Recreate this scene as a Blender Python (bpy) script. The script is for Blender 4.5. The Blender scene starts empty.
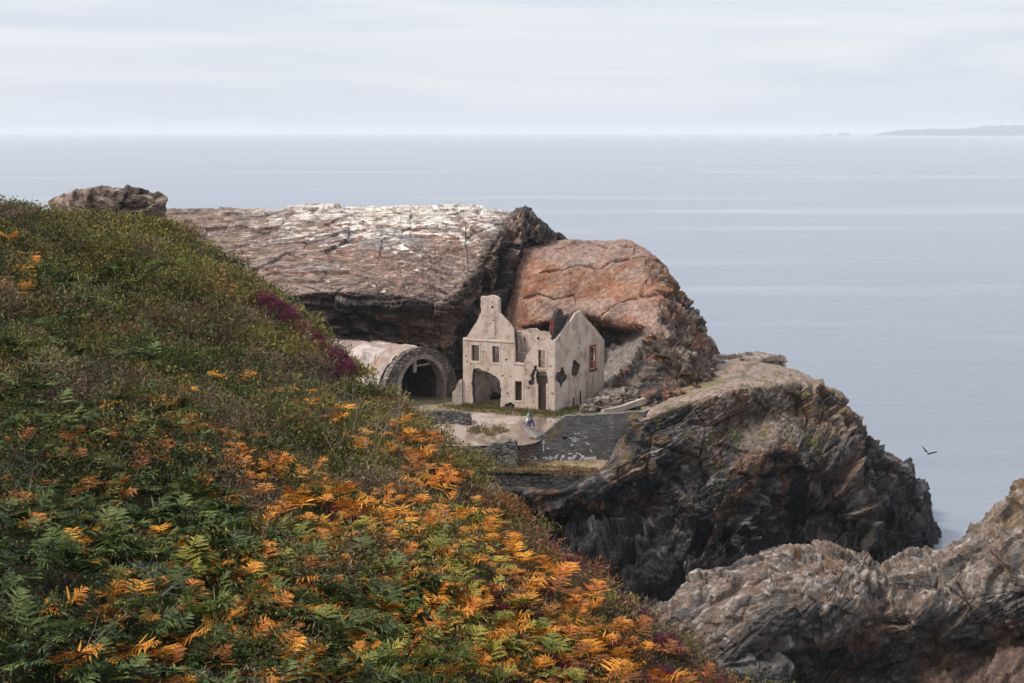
import bpy, math, random
import numpy as np
from mathutils import Vector, geometry

random.seed(7)
RNG = np.random.default_rng(11)
scene = bpy.context.scene
COL = scene.collection

# ------------------------------------------------------------------ camera
F_PX, CX, CY = 1800.0, 512.0, 341.5
HC = 42.0                                   # lens height above the sea
PITCH = math.atan((CY - 132.6) / F_PX)
CAM = np.array([0.0, 0.0, HC])
FWD = np.array([0.0, math.cos(PITCH), -math.sin(PITCH)])
UPV = np.array([0.0, math.sin(PITCH), math.cos(PITCH)])
cam_data = bpy.data.cameras.new('camera')
cam_data.sensor_width = 36.0
cam_data.lens = 36.0 * F_PX / 1024.0
cam_data.clip_start = 0.5
cam_data.clip_end = 200000.0
cam_data.dof.use_dof = False
cam_data.dof.focus_distance = 150.0
cam_data.dof.aperture_fstop = 4.0
cam = bpy.data.objects.new('camera', cam_data)
cam.location = CAM
cam.rotation_euler = (math.pi / 2 - PITCH, 0, 0)
COL.objects.link(cam)
scene.camera = cam


def ray(px, py):
    px = np.asarray(px, float); py = np.asarray(py, float)
    a = (px - CX) / F_PX; b = -(py - CY) / F_PX
    d = FWD + b[..., None] * UPV
    d = d + np.stack([a, np.zeros_like(a), np.zeros_like(a)], -1)
    return d


def W(px, py, Y):
    """world point seen at photo position (px,py) at ground distance Y"""
    d = ray(px, py)
    return CAM + d * (np.asarray(Y, float) / d[..., 1])[..., None]


def G(px, py, z):
    """world point seen at (px,py) at height z"""
    d = ray(px, py)
    return CAM + d * ((z - HC) / d[..., 2])[..., None]


def project(P):
    Q = P - CAM
    dep = Q @ FWD
    return CX + F_PX * Q[..., 0] / dep, CY - F_PX * (Q @ UPV) / dep


def on_plane(px, py, o, n):
    d = ray(px, py)
    t = ((o - CAM) @ n) / (d @ n)
    return CAM + d * t[..., None]

# ------------------------------------------------------------------ noise
_r = np.random.default_rng(3)
PERM = _r.permutation(256)
PERM = np.concatenate([PERM, PERM, PERM]).astype(np.int64)
GR = _r.normal(size=(256, 3)); GR /= np.linalg.norm(GR, axis=1, keepdims=True)
RND = _r.random((256, 4))


def _h(i, j, k):
    return PERM[PERM[PERM[i & 255] + (j & 255)] + (k & 255)]


def perlin(p):
    i = np.floor(p).astype(np.int64); f = p - i
    u = f * f * f * (f * (f * 6 - 15) + 10)
    out = np.zeros(len(p))
    for dx in (0, 1):
        wx = u[:, 0] if dx else 1 - u[:, 0]
        for dy in (0, 1):
            wy = u[:, 1] if dy else 1 - u[:, 1]
            for dz in (0, 1):
                wz = u[:, 2] if dz else 1 - u[:, 2]
                g = GR[_h(i[:, 0] + dx, i[:, 1] + dy, i[:, 2] + dz)]
                out += wx * wy * wz * ((f[:, 0] - dx) * g[:, 0] + (f[:, 1] - dy) * g[:, 1] + (f[:, 2] - dz) * g[:, 2])
    return out * 1.5


def fbm(p, o=4, gain=0.5, lac=2.03):
    s = np.zeros(len(p)); a = 1.0
    for k in range(o):
        s += a * perlin(p * lac ** k + 17.3 * k); a *= gain
    return s


def ridged(p, o=4):
    s = np.zeros(len(p)); a = 1.0
    for k in range(o):
        s += a * (1 - 2.2 * np.abs(perlin(p * 2.1 ** k + 9.1 * k))); a *= 0.5
    return s * 0.5


def facet(p, tilt=1.0):
    """cellular noise whose cells are tilted planes: broken rock blocks; also distance to the crack between cells"""
    i0 = np.floor(p).astype(np.int64)
    best = np.full(len(p), 1e9); sec = np.full(len(p), 1e9); val = np.zeros(len(p))
    for dx in (-1, 0, 1):
        for dy in (-1, 0, 1):
            for dz in (-1, 0, 1):
                c = i0 + np.array([dx, dy, dz])
                h = _h(c[:, 0], c[:, 1], c[:, 2])
                r = RND[h]
                d = p - (c + r[:, :3])
                dd = (d * d).sum(1)
                v = (r[:, 3] - 0.5) * 2 + tilt * (d * GR[(h + 57) & 255]).sum(1) * 2
                m = dd < best
                sec = np.where(m, best, np.minimum(sec, dd))
                val = np.where(m, v, val)
                best = np.where(m, dd, best)
    return val, np.sqrt(sec) - np.sqrt(best)


def sstep(a, b, x):
    t = np.clip((x - a) / (b - a), 0, 1)
    return t * t * (3 - 2 * t)


def mix(a, b, t):
    t = np.asarray(t)[:, None]
    return a * (1 - t) + np.asarray(b) * t

# ------------------------------------------------------------------ mesh helpers


def np_mesh(name, V, F, col=None, smooth=False):
    V = np.asarray(V, np.float32); F = np.asarray(F, np.int32)
    me = bpy.data.meshes.new(name)
    n, k = F.shape
    me.vertices.add(len(V)); me.vertices.foreach_set('co', V.ravel())
    me.loops.add(n * k); me.loops.foreach_set('vertex_index', F.ravel())
    me.polygons.add(n)
    me.polygons.foreach_set('loop_start', np.arange(0, n * k, k, dtype=np.int32))
    me.update(calc_edges=True)
    me.polygons.foreach_set('use_smooth', np.full(n, smooth))
    if col is not None:
        c = np.ones((len(V), 4), np.float32); c[:, :3] = np.clip(col, 0, 1)
        a = me.color_attributes.new('Col', 'FLOAT_COLOR', 'POINT')
        a.data.foreach_set('color', c.ravel())
    return me


def poly_mesh(name, V, faces, smooth=False):
    me = bpy.data.meshes.new(name)
    me.from_pydata([tuple(map(float, v)) for v in V], [], [list(map(int, f)) for f in faces])
    me.update()
    if smooth:
        me.polygons.foreach_set('use_smooth', np.full(len(me.polygons), True))
    return me


def shift(me, off):
    n = len(me.vertices)
    a = np.empty(n * 3, np.float32); me.vertices.foreach_get('co', a)
    a = a.reshape(-1, 3) + np.asarray(off, np.float32)
    me.vertices.foreach_set('co', a.ravel()); me.update()


def tag(o, label=None, cat=None, group=None, kind=None):
    if label: o['label'] = label
    if cat: o['category'] = cat
    if group: o['group'] = group
    if kind: o['kind'] = kind
    return o


def link(name, me, mat, parent=None, base=None):
    """link a mesh given in world coordinates; the origin goes to the parent's spot or to `base`"""
    o = bpy.data.objects.new(name, me); COL.objects.link(o)
    if mat is not None:
        me.materials.clear(); me.materials.append(mat)
    if parent is not None:
        wl = Vector(parent.location)
        if parent.parent is not None: wl = wl + Vector(parent.parent.location)
        shift(me, -np.array(wl)); o.parent = parent
    elif base is not None:
        shift(me, -np.asarray(base)); o.location = tuple(map(float, base))
    return o


def empty(name, loc):
    o = bpy.data.objects.new(name, None); COL.objects.link(o)
    o.location = tuple(map(float, loc)); o.empty_display_size = 0.3
    return o

# ------------------------------------------------------------------ materials


def new_mat(name):
    m = bpy.data.materials.new(name); m.use_nodes = True
    nt = m.node_tree; b = nt.nodes['Principled BSDF']
    return m, nt, b


def N(nt, t, **kw):
    n = nt.nodes.new(t)
    for k, v in kw.items():
        if k.startswith('i_'):
            n.inputs[k[2:].replace('_', ' ')].default_value = v
        else:
            setattr(n, k, v)
    return n


def mat_col(name, rough=0.85, bump=0.0, bscale=6.0, var=0.25, vscale=3.0, spec=0.3, detail=8.0, stretch=(1, 1, 1), crack=0.0):
    """vertex colour times fine procedural variation, with bump"""
    m, nt, b = new_mat(name)
    at = N(nt, 'ShaderNodeAttribute', attribute_name='Col')
    tc = N(nt, 'ShaderNodeTexCoord'); mp = N(nt, 'ShaderNodeMapping')
    mp.inputs['Scale'].default_value = stretch
    nt.links.new(tc.outputs['Object'], mp.inputs['Vector'])
    n1 = N(nt, 'ShaderNodeTexNoise', i_Scale=vscale, i_Detail=detail, i_Roughness=0.65)
    nt.links.new(mp.outputs[0], n1.inputs['Vector'])
    mr = N(nt, 'ShaderNodeMapRange'); mr.inputs['From Min'].default_value = 0.3; mr.inputs['From Max'].default_value = 0.7
    mr.inputs['To Min'].default_value = 1 - var; mr.inputs['To Max'].default_value = 1 + var
    nt.links.new(n1.outputs['Fac'], mr.inputs['Value'])
    mul = N(nt, 'ShaderNodeVectorMath', operation='SCALE')
    nt.links.new(at.outputs['Color'], mul.inputs[0]); nt.links.new(mr.outputs[0], mul.inputs['Scale'])
    nt.links.new(mul.outputs[0], b.inputs['Base Color'])
    b.inputs['Roughness'].default_value = rough; b.inputs['Specular IOR Level'].default_value = spec
    if bump:
        n2 = N(nt, 'ShaderNodeTexNoise', i_Scale=bscale, i_Detail=10.0, i_Roughness=0.7)
        nt.links.new(mp.outputs[0], n2.inputs['Vector'])
        h = n2.outputs['Fac']
        if crack:
            v = N(nt, 'ShaderNodeTexVoronoi', feature='DISTANCE_TO_EDGE', i_Scale=bscale * 0.35)
            nt.links.new(mp.outputs[0], v.inputs['Vector'])
            c = N(nt, 'ShaderNodeMath', operation='MULTIPLY_ADD'); c.use_clamp = False
            mn = N(nt, 'ShaderNodeMath', operation='MINIMUM'); mn.inputs[1].default_value = 0.12
            nt.links.new(v.outputs['Distance'], mn.inputs[0])
            nt.links.new(mn.outputs[0], c.inputs[0]); c.inputs[1].default_value = crack; nt.links.new(h, c.inputs[2])
            h = c.outputs[0]
        bp = N(nt, 'ShaderNodeBump', i_Strength=1.0, i_Distance=bump)
        nt.links.new(h, bp.inputs['Height']); nt.links.new(bp.outputs[0], b.inputs['Normal'])
    return m


def mat_plain(name, c1, c2, scale=1.5, rough=0.9, bump=0.0, bscale=8.0, stretch=(1, 1, 1), c3=None, lo=0.35, hi=0.65, spec=0.2):
    m, nt, b = new_mat(name)
    tc = N(nt, 'ShaderNodeTexCoord'); mp = N(nt, 'ShaderNodeMapping'); mp.inputs['Scale'].default_value = stretch
    nt.links.new(tc.outputs['Object'], mp.inputs['Vector'])
    n1 = N(nt, 'ShaderNodeTexNoise', i_Scale=scale, i_Detail=8.0, i_Roughness=0.62)
    nt.links.new(mp.outputs[0], n1.inputs['Vector'])
    cr = N(nt, 'ShaderNodeValToRGB')
    cr.color_ramp.elements[0].position = lo; cr.color_ramp.elements[0].color = (*c1, 1)
    cr.color_ramp.elements[1].position = hi; cr.color_ramp.elements[1].color = (*c2, 1)
    if c3 is not None:
        e = cr.color_ramp.elements.new((lo + hi) / 2); e.color = (*c3, 1)
    nt.links.new(n1.outputs['Fac'], cr.inputs['Fac']); nt.links.new(cr.outputs['Color'], b.inputs['Base Color'])
    b.inputs['Roughness'].default_value = rough; b.inputs['Specular IOR Level'].default_value = spec
    if bump:
        n2 = N(nt, 'ShaderNodeTexNoise', i_Scale=bscale, i_Detail=8.0, i_Roughness=0.65)
        nt.links.new(mp.outputs[0], n2.inputs['Vector'])
        bp = N(nt, 'ShaderNodeBump', i_Strength=1.0, i_Distance=bump)
        nt.links.new(n2.outputs['Fac'], bp.inputs['Height']); nt.links.new(bp.outputs[0], b.inputs['Normal'])
    return m

# ------------------------------------------------------------------ sky, sun, exposure
SUN_EL, SUN_AZ = math.radians(54), math.radians(-102)   # azimuth from +Y (view direction) clockwise: high on the left
world = bpy.data.worlds.new('World'); scene.world = world; world.use_nodes = True
wn = world.node_tree; bg = wn.nodes['Background']
sky = N(wn, 'ShaderNodeTexSky'); sky.sky_type = 'NISHITA'; sky.sun_disc = False
sky.sun_elevation = SUN_EL; sky.sun_rotation = SUN_AZ
sky.air_density = 1.0; sky.dust_density = 2.0; sky.ozone_density = 2.0
tc = N(wn, 'ShaderNodeTexCoord')
mp = N(wn, 'ShaderNodeMapping'); mp.inputs['Scale'].default_value = (2.4, 2.4, 30.0)
wn.links.new(tc.outputs['Generated'], mp.inputs['Vector'])
cn = N(wn, 'ShaderNodeTexNoise', i_Scale=1.0, i_Detail=6.0, i_Roughness=0.55, i_Distortion=1.2)
wn.links.new(mp.outputs[0], cn.inputs['Vector'])
cr = N(wn, 'ShaderNodeValToRGB')
cr.color_ramp.elements[0].position = 0.36; cr.color_ramp.elements[0].color = (6.3, 6.8, 7.65, 1)
cr.color_ramp.elements[1].position = 0.66; cr.color_ramp.elements[1].color = (7.7, 7.95, 8.4, 1)
wn.links.new(cn.outputs['Fac'], cr.inputs['Fac'])
# overcast deck: brighter towards the zenith
sep = N(wn, 'ShaderNodeSeparateXYZ'); wn.links.new(tc.outputs['Generated'], sep.inputs[0])
zr = N(wn, 'ShaderNodeMapRange'); zr.inputs['From Min'].default_value = 0.08; zr.inputs['From Max'].default_value = 0.9
zr.inputs['To Min'].default_value = 1.0; zr.inputs['To Max'].default_value = 1.35
wn.links.new(sep.outputs['Z'], zr.inputs['Value'])
sc_ = N(wn, 'ShaderNodeVectorMath', operation='SCALE')
wn.links.new(cr.outputs['Color'], sc_.inputs[0]); wn.links.new(zr.outputs[0], sc_.inputs['Scale'])
mx = N(wn, 'ShaderNodeMixRGB'); mx.inputs['Fac'].default_value = 0.88
wn.links.new(sky.outputs['Color'], mx.inputs['Color1']); wn.links.new(sc_.outputs[0], mx.inputs['Color2'])
wn.links.new(mx.outputs['Color'], bg.inputs['Color']); bg.inputs['Strength'].default_value = 0.095

sun_d = bpy.data.lights.new('sun', 'SUN'); sun_d.energy = 3.0; sun_d.angle = math.radians(12); sun_d.color = (1.0, 0.90, 0.78)
sun = bpy.data.objects.new('sun', sun_d); COL.objects.link(sun)
sd = Vector((math.sin(SUN_AZ) * math.cos(SUN_EL), math.cos(SUN_AZ) * math.cos(SUN_EL), math.sin(SUN_EL)))
sun.rotation_euler = sd.to_track_quat('Z', 'Y').to_euler(); sun.location = (-60, -60, 120)
vs = scene.view_settings
vs.view_transform = 'Standard'; vs.look = 'None'; vs.exposure = 0.3; vs.gamma = 1.0; vs.use_curve_mapping = False
scene.render.engine = 'CYCLES'
scene.cycles.use_denoising = True
scene.cycles.max_bounces = 5; scene.cycles.diffuse_bounces = 3; scene.cycles.glossy_bounces = 2
scene.cycles.volume_bounces = 1; scene.cycles.transparent_max_bounces = 6
# ------------------------------------------------------------------ rocks: lofted bodies, displaced


def catmull(P, ts):
    """P (n,...) control, ts parameter values in [0,n-1]"""
    n = len(P)
    i = np.clip(np.floor(ts).astype(int), 0, n - 2); t = (ts - i)
    g = lambda k: P[np.clip(k, 0, n - 1)]
    p0, p1, p2, p3 = g(i - 1), g(i), g(i + 1), g(i + 2)
    t = t.reshape(-1, *([1] * (P.ndim - 1)))
    return 0.5 * (2 * p1 + (p2 - p0) * t + (2 * p0 - 5 * p1 + 4 * p2 - p3) * t ** 2 + (3 * p1 - p0 - 3 * p2 + p3) * t ** 3)


def loft(ctrl, segu, segv):
    """ctrl[station][row]; segu/segv: subdivisions of each interval"""
    ctrl = np.asarray(ctrl, float)
    tu = np.concatenate([k + np.arange(s) / s for k, s in enumerate(segu)] + [[len(segu)]])
    tv = np.concatenate([k + np.arange(s) / s for k, s in enumerate(segv)] + [[len(segv)]])
    a = catmull(ctrl, tu)
    b = catmull(np.swapaxes(a, 0, 1), tv)          # [row][station]
    return b


def grid_normals(Gd):
    du = np.gradient(Gd, axis=1); dv = np.gradient(Gd, axis=0)
    n = np.cross(dv, du)
    n /= np.linalg.norm(n, axis=-1, keepdims=True) + 1e-9
    return n


def grid_faces(nv, nu):
    a = np.arange(nv * nu).reshape(nv, nu)
    return np.stack([a[:-1, :-1], a[:-1, 1:], a[1:, 1:], a[1:, :-1]], -1).reshape(-1, 4)


def frame(n):
    n = np.asarray(n, float); n /= np.linalg.norm(n)
    a = np.array([0, 0, 1.0]) if abs(n[2]) < 0.9 else np.array([1.0, 0, 0])
    t1 = np.cross(a, n); t1 /= np.linalg.norm(t1)
    return np.stack([t1, np.cross(n, t1), n], 1)


def strata_coord(P, nf, warp, wscale):
    Q = P @ frame(nf)
    Q = Q.copy(); Q[:, 2] += warp * fbm(P / wscale + 5.5, 3)
    return Q


def lin_coord(P, t, warp=0.35, wscale=5.0):
    """coordinates along and across the grain direction t of the rock"""
    t = np.asarray(t, float); t = t / np.linalg.norm(t)
    a = np.cross(t, [0, 1.0, 0]); a /= np.linalg.norm(a); b_ = np.cross(t, a)
    Q = P @ np.stack([t, b_, a], 1)
    w_ = fbm(P / wscale + 3.3, 3)
    Q[:, 1] += warp * w_; Q[:, 2] += warp * fbm(P / wscale + 11.1, 3)
    return Q


def slabs(Q, th, ln, amp, seed=0):
    """layers of random thickness broken into flat blocks with straight edges"""
    s = Q[:, 2] / th + 0.30 * fbm(Q / np.array([ln * 2, ln * 2, th * 4]) + seed, 2)
    k = np.floor(s).astype(np.int64); f = s - k
    r = RND[PERM[(k + seed * 31) & 255]]
    a = Q[:, 0] / (ln * (0.6 + 0.8 * r[:, 0])) + r[:, 1] * 9 + 0.25 * (r[:, 2] - 0.5) * Q[:, 1] / ln
    b_ = Q[:, 1] / (ln * 0.45 * (0.6 + 0.8 * r[:, 2])) + r[:, 3] * 9
    i = np.floor(a).astype(np.int64); j = np.floor(b_).astype(np.int64)
    v = RND[_h(k + seed * 7, i, j)]
    d = amp * (v[:, 0] - 0.5) + amp * 0.55 * (f - 0.5) * (0.3 + v[:, 1]) + amp * 0.8 * ((a - i) - 0.5) * (v[:, 2] - 0.5)
    return d, v[:, 3]


def rock_disp(Q, P, big=(1.0, 9.0), sl=((1.6, 7, 1.3), (0.5, 2.8, 0.5)), fine=0.12, facets=(0.5, 4.0)):
    d = big[0] * fbm(P / big[1] + 2.2, 3)
    tone = np.zeros(len(P))
    for n_, (th, ln, amp) in enumerate(sl):
        e, v = slabs(Q, th, ln, amp * (1.0, 0.75, 0.5)[n_], n_ + 1); d += e; tone += (v - 0.5) * (1.0, 0.8, 0.7)[n_]
    v, e = facet(P / facets[1] + 3.1)
    d += facets[0] * 0.5 * v - facets[0] * 0.3 * (1 - sstep(0.0, 0.06, e))
    d += fine * (ridged(Q / np.array([1.6, 1.6, 0.4]), 4) + 0.7 * fbm(P / 0.35, 2))
    return d, tone, e


def grain(c, Q, P, amt=0.45, sx=2.6, sz=0.2):
    """fine foliation streaks and speckle in the stone itself"""
    g1 = fbm(Q / np.array([sx, sz * 2.2, sz]) + 2.7, 4, 0.65); g2 = perlin(P / 0.33 + 6.0)
    f = np.exp(amt * 1.6 * g1 + amt * 0.5 * g2)
    return c * f[:, None]


def rows_back(c, zc_drop=9, dy=(45, 22, 6), zfoot=-3.0):
    """three points behind a crest point"""
    c = np.asarray(c)
    k = lambda Y: np.array([c[0] * (c[1] + Y) / c[1], c[1] + Y, 0])
    r0 = k(dy[0]); r0[2] = zfoot
    r1 = k(dy[1]); r1[2] = c[2] - zc_drop
    r2 = k(dy[2]); r2[2] = c[2] - 0.7
    return [r0, r1, r2]


def below(c, z, dY=0.5):
    c = np.asarray(c); Y = c[1] + dY
    return np.array([c[0] * Y / c[1], Y, z])


rock_mat = mat_col('weathered_schist', rough=0.9, bump=0.3, bscale=2.6, var=0.4, vscale=2.2, spec=0.2, crack=0.5, detail=12)
wet_mat = mat_col('dark_sea_schist', rough=0.7, bump=0.4, bscale=2.4, var=0.5, vscale=2.4, spec=0.3, crack=0.5, detail=12)
C_ = lambda *v: np.array(v, float)


def tri_noise(P, s, o=4, off=0.0):
    return fbm(P / s + off, o, 0.55)

# ---- back ridge with the long tilted slab
SA = []
for (crest, s1, s2, lip, und, foot) in [
    ((-120, 214, 214), (-120, 250, 207), (-120, 285, 201), (-120, 325, 194), (-120, 345, 198), (-120, 395, 196)),
    ((60, 211, 214), (60, 245, 207), (60, 280, 201), (60, 318, 194), (60, 340, 198), (60, 392, 196)),
    ((165, 207, 214), (165, 240, 207), (165, 275, 200), (165, 312, 193.5), (165, 330, 198), (165, 390, 196)),
    ((235, 208, 214), (235, 240, 207), (235, 270, 200), (240, 300, 193.5), (240, 316, 195), (240, 388, 196)),
    ((300, 205, 214), (300, 238, 207), (300, 264, 200), (300, 293, 193.5), (300, 318, 195.2), (300, 386, 196)),
    ((360, 205, 214), (360, 235, 207), (360, 263, 200), (358, 290, 194), (358, 322, 195.6), (358, 386, 197)),
    ((420, 205, 214), (416, 236, 207), (412, 266, 200.5), (408, 298, 195), (404, 332, 196.4), (406, 388, 198)),
    ((470, 206, 214), (460, 240, 207), (450, 276, 201), (440, 306, 196), (438, 340, 197.6), (440, 390, 199)),
    ((512, 209, 213), (496, 238, 207), (478, 268, 202), (462, 302, 198.5), (462, 334, 201), (465, 390, 200)),
    ((536, 219, 212), (516, 248, 209.5), (498, 276, 206.5), (486, 306, 203.5), (490, 338, 205), (500, 390, 203)),
    ((556, 229, 213.5), (545, 255, 212.5), (535, 280, 211.5), (525, 310, 210), (525, 340, 211), (530, 390, 208)),
    ((585, 250, 222), (585, 270, 222), (585, 290, 221), (585, 315, 220), (585, 340, 218), (585, 390, 214)),
]:
    p = [W(*v) for v in (crest, s1, s2, lip, und, foot)]
    p[0] = p[0] - np.array([0, 0, 0.75])
    SA.append(rows_back(p[0]) + p + [below(p[-1], -3.0)])
Gd = loft(SA, [14, 40, 60, 66, 60, 60, 66, 60, 56, 50, 30], [6, 10, 10, 60, 60, 60, 40, 60, 6])
nA = grid_normals(Gd); P = Gd.reshape(-1, 3); nA = nA.reshape(-1, 3)
slabn = np.array([0.0, -0.46, 0.89])
Q = strata_coord(P, slabn, 0.5, 16)
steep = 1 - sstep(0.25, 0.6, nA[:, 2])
d, st, ck = rock_disp(Q, P, big=(0.4, 14), sl=((0.45, 9, 0.30), (0.22, 3.5, 0.18)), fine=0.10, facets=(0.25, 5.0))
Qx = lin_coord(P, (1.0, 0.0, -0.13), 0.4, 8)
d2, st2, _e = rock_disp(Qx, P, big=(0.4, 8), sl=((1.1, 8, 1.9), (0.4, 4.0, 0.8), (0.18, 2.0, 0.35)), fine=0.14, facets=(0.3, 3.0))
d = d * (1 - steep) + d2 * steep
px_, py_ = project(P)
gul = sstep(478, 515, px_ + 0.62 * (py_ - 240)) * sstep(205, 214, py_)
qb = lin_coord(P, (0.45, -0.25, 0.75), 0.5, 8)
db, stb, ckb = rock_disp(qb, P, big=(0.6, 7), sl=((1.5, 6, 1.2), (0.5, 2.4, 0.45), (0.2, 1.2, 0.15)), fine=0.14, facets=(0.5, 3.0))
s2_ = st2
db = db * (1 - 0.6 * sstep(520, 550, px_))
d = d * (1 - gul) + db * gul
up = np.array([0, 0, 1.0])
Pd = P + nA * d[:, None]
n1 = tri_noise(P, 5, 5); n2 = tri_noise(P * np.array([1, 1, 2.5]), 2.2, 5, 31.0); n3 = tri_noise(P * np.array([0.3, 1, 1]), 6, 5, 77.0)
n2 = tri_noise(P * np.array([0.35, 1, 1.6]), 1.6, 5, 31.0)
c = np.tile(C_(0.22, 0.162, 0.135), (len(P), 1))
c = mix(c, C_(0.21, 0.185, 0.175), sstep(0.0, 0.4, n3))
c = mix(c, C_(0.15, 0.10, 0.08), sstep(0.1, 0.45, n2))
c = mix(c, C_(0.27, 0.15, 0.10), 0.45 * sstep(0.2, 0.5, -n1))
n5 = tri_noise(P * np.array([0.6, 1, 1]), 0.7, 4, 3.0)
lich = sstep(0.0, 0.3, n2 * 0.55 + 0.7 * n5 + 0.85 * sstep(258, 206, py_) - 0.42 + 0.25 * n3) * sstep(200, 330, px_) * sstep(530, 490, px_) * (1 - gul)
c = mix(c, C_(0.60, 0.55, 0.49), 0.85 * lich)
Qd = lin_coord(P, (1.0, 0.0, -0.30), 0.8, 7); bnd = fbm(Qd / np.array([9.0, 2.0, 1.5]) + 4.0, 4)
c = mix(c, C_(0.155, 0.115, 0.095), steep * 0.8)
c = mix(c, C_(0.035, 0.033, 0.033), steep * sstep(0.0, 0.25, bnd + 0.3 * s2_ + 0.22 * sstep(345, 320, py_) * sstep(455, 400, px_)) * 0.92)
c = mix(c, C_(0.24, 0.14, 0.09), steep * sstep(0.2, 0.5, n1) * 0.5)
c = mix(c, C_(0.04, 0.038, 0.037), gul * sstep(-0.5, 0.0, stb + n1))
c = mix(c, C_(0.25, 0.16, 0.11), gul * sstep(0.3, 0.55, n1 - 0.4 * stb) * 0.7)
c = grain(c, lin_coord(P, (1.0, 0.1, 0.02), 0.3, 8), P, 0.5, 1.8, 0.22)
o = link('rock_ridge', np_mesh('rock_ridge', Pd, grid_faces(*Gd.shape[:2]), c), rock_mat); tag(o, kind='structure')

# ---- red hump behind the house
SB = []
for rows in [
    ((530, 229, 214.5), (514, 262, 210), (505, 300, 208), (500, 332, 206), (500, 345, 207), (505, 370, 205), (510, 396, 203)),
    ((550, 237, 213.5), (534, 262, 208), (522, 294, 205), (515, 328, 202), (515, 340, 205), (520, 368, 203), (525, 395, 201)),
    ((575, 238, 212), (560, 262, 207), (550, 290, 203), (543, 322, 200), (543, 335, 203.5), (545, 365, 201), (548, 394, 199)),
    ((602, 237, 211), (594, 262, 206), (588, 290, 202), (582, 313, 199), (582, 326, 203), (583, 360, 199), (585, 392, 196)),
    ((626, 234, 209), (632, 262, 203.5), (630, 288, 199), (624, 321, 195), (616, 336, 199.5), (610, 370, 194), (604, 404, 187)),
    ((648, 247, 207), (656, 276, 200), (655, 302, 195), (649, 326, 191), (642, 340, 193), (632, 376, 187), (622, 408, 181)),
    ((668, 271, 206), (674, 300, 198), (672, 328, 192.5), (664, 352, 188), (657, 364, 188), (648, 384, 184), (642, 405, 180)),
    ((684, 297, 206), (688, 322, 198.5), (685, 345, 192.5), (679, 364, 187.5), (673, 373, 187), (667, 388, 183.5), (664, 400, 180)),
    ((700, 326, 206), (703, 345, 199), (700, 360, 193), (695, 374, 188.5), (691, 381, 187), (687, 390, 184), (685, 398, 181)),
    ((711, 354, 205), (712, 366, 199.5), (709, 376, 194), (705, 384, 190), (703, 388, 188), (701, 392, 186), (700, 396, 183)),
    ((718, 376, 204), (718, 382, 200), (716, 387, 196), (713, 392, 192), (711, 395, 190), (709, 397, 188), (708, 400, 186)),
]:
    p = [W(*v) for v in rows]
    p[0] = p[0] - np.array([0, 0, 0.7])
    SB.append(rows_back(p[0], 7, (34, 15, 4)) + p + [below(p[-1], 9.0)])
Gd = loft(SB, [24, 44, 50, 54, 50, 46, 42, 36, 28, 18], [5, 10, 12, 56, 56, 60, 26, 50, 50, 6])
nB = grid_normals(Gd).reshape(-1, 3); P = Gd.reshape(-1, 3)
px_, py_ = project(P)
rough_side = np.clip(sstep(-8, 22, (px_ - 655) + 0.25 * (300 - py_) * 0.4 + 8 * tri_noise(P, 4, 3)), 0, 1)
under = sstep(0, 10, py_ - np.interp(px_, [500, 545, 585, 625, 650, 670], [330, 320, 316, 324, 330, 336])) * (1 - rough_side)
Qs = strata_coord(P, (0.12, -0.5, 0.86), 0.4, 14)
ds, sts, cks = rock_disp(Qs, P, big=(0.5, 10), sl=((1.4, 12, 0.10), (0.5, 7, 0.04)), fine=0.10, facets=(0.0, 8.0))
Qr = lin_coord(P, (0.5, -0.25, 0.8), 0.5, 7)
dr, str_, ckr = rock_disp(Qr, P, big=(0.6, 6), sl=((1.5, 5, 0.8), (0.6, 2.6, 0.4), (0.25, 1.4, 0.15)), fine=0.16, facets=(0.8, 2.5))
Qu = lin_coord(P, (1.0, 0.1, -0.22), 0.3, 8)
du_, stu, cku = rock_disp(Qu, P, big=(0.5, 6), sl=((0.9, 5, 1.3), (0.35, 2.6, 0.55), (0.16, 1.4, 0.22)), fine=0.12, facets=(0.4, 2.5))
lx = np.clip((py_ - 330) / 56, -0.1, 1.1); rampb = sstep(15, 8, np.abs(px_ - (642 - 42 * lx) - 3 * tri_noise(P, 2, 3))) * sstep(328, 338, py_) * sstep(396, 386, py_)
rough_side = rough_side * (1 - rampb); 
d = ds * (1 - rough_side) * (1 - under) + dr * rough_side + du_ * under
d = d * (1 - 0.8 * rampb)
crk = np.zeros(len(P))
wob = 3.0 * tri_noise(P, 2.5, 4, 5.0)
for line in ([(540, 277), (562, 270), (580, 266), (602, 266), (622, 259), (645, 257)], [(566, 246), (590, 243), (612, 248), (634, 246)], [(604, 315), (622, 304), (640, 300), (662, 296)], [(640, 300), (644, 284), (652, 272)], [(524, 300), (540, 296), (556, 300), (575, 296)]):
    l = np.array(line, float); ld_ = np.interp(px_, l[:, 0] if l[0, 0] < l[-1, 0] else l[::-1, 0], l[:, 1] if l[0, 0] < l[-1, 0] else l[::-1, 1])
    inn = (px_ > l[:, 0].min()) & (px_ < l[:, 0].max())
    g_ = inn * np.exp(-((py_ - ld_ - wob) / 1.2) ** 2) * (1 - rough_side) * (1 - under)
    crk = np.maximum(crk, g_); d = d - 0.5 * g_ + inn * 0.3 * np.exp(-((py_ - ld_ - wob - 5) / 4.0) ** 2)
Pd = P + nB * d[:, None]
n1 = tri_noise(P, 4, 5); n2 = tri_noise(P, 1.6, 5, 31.0); n3 = tri_noise(P * np.array([1, 1, 2]), 6, 4, 77.0)
c = np.tile(C_(0.285, 0.15, 0.10), (len(P), 1))
c = mix(c, C_(0.29, 0.20, 0.16), sstep(-0.05, 0.4, n3))
c = mix(c, C_(0.22, 0.095, 0.055), 0.8 * sstep(0.05, 0.45, n1))
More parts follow.
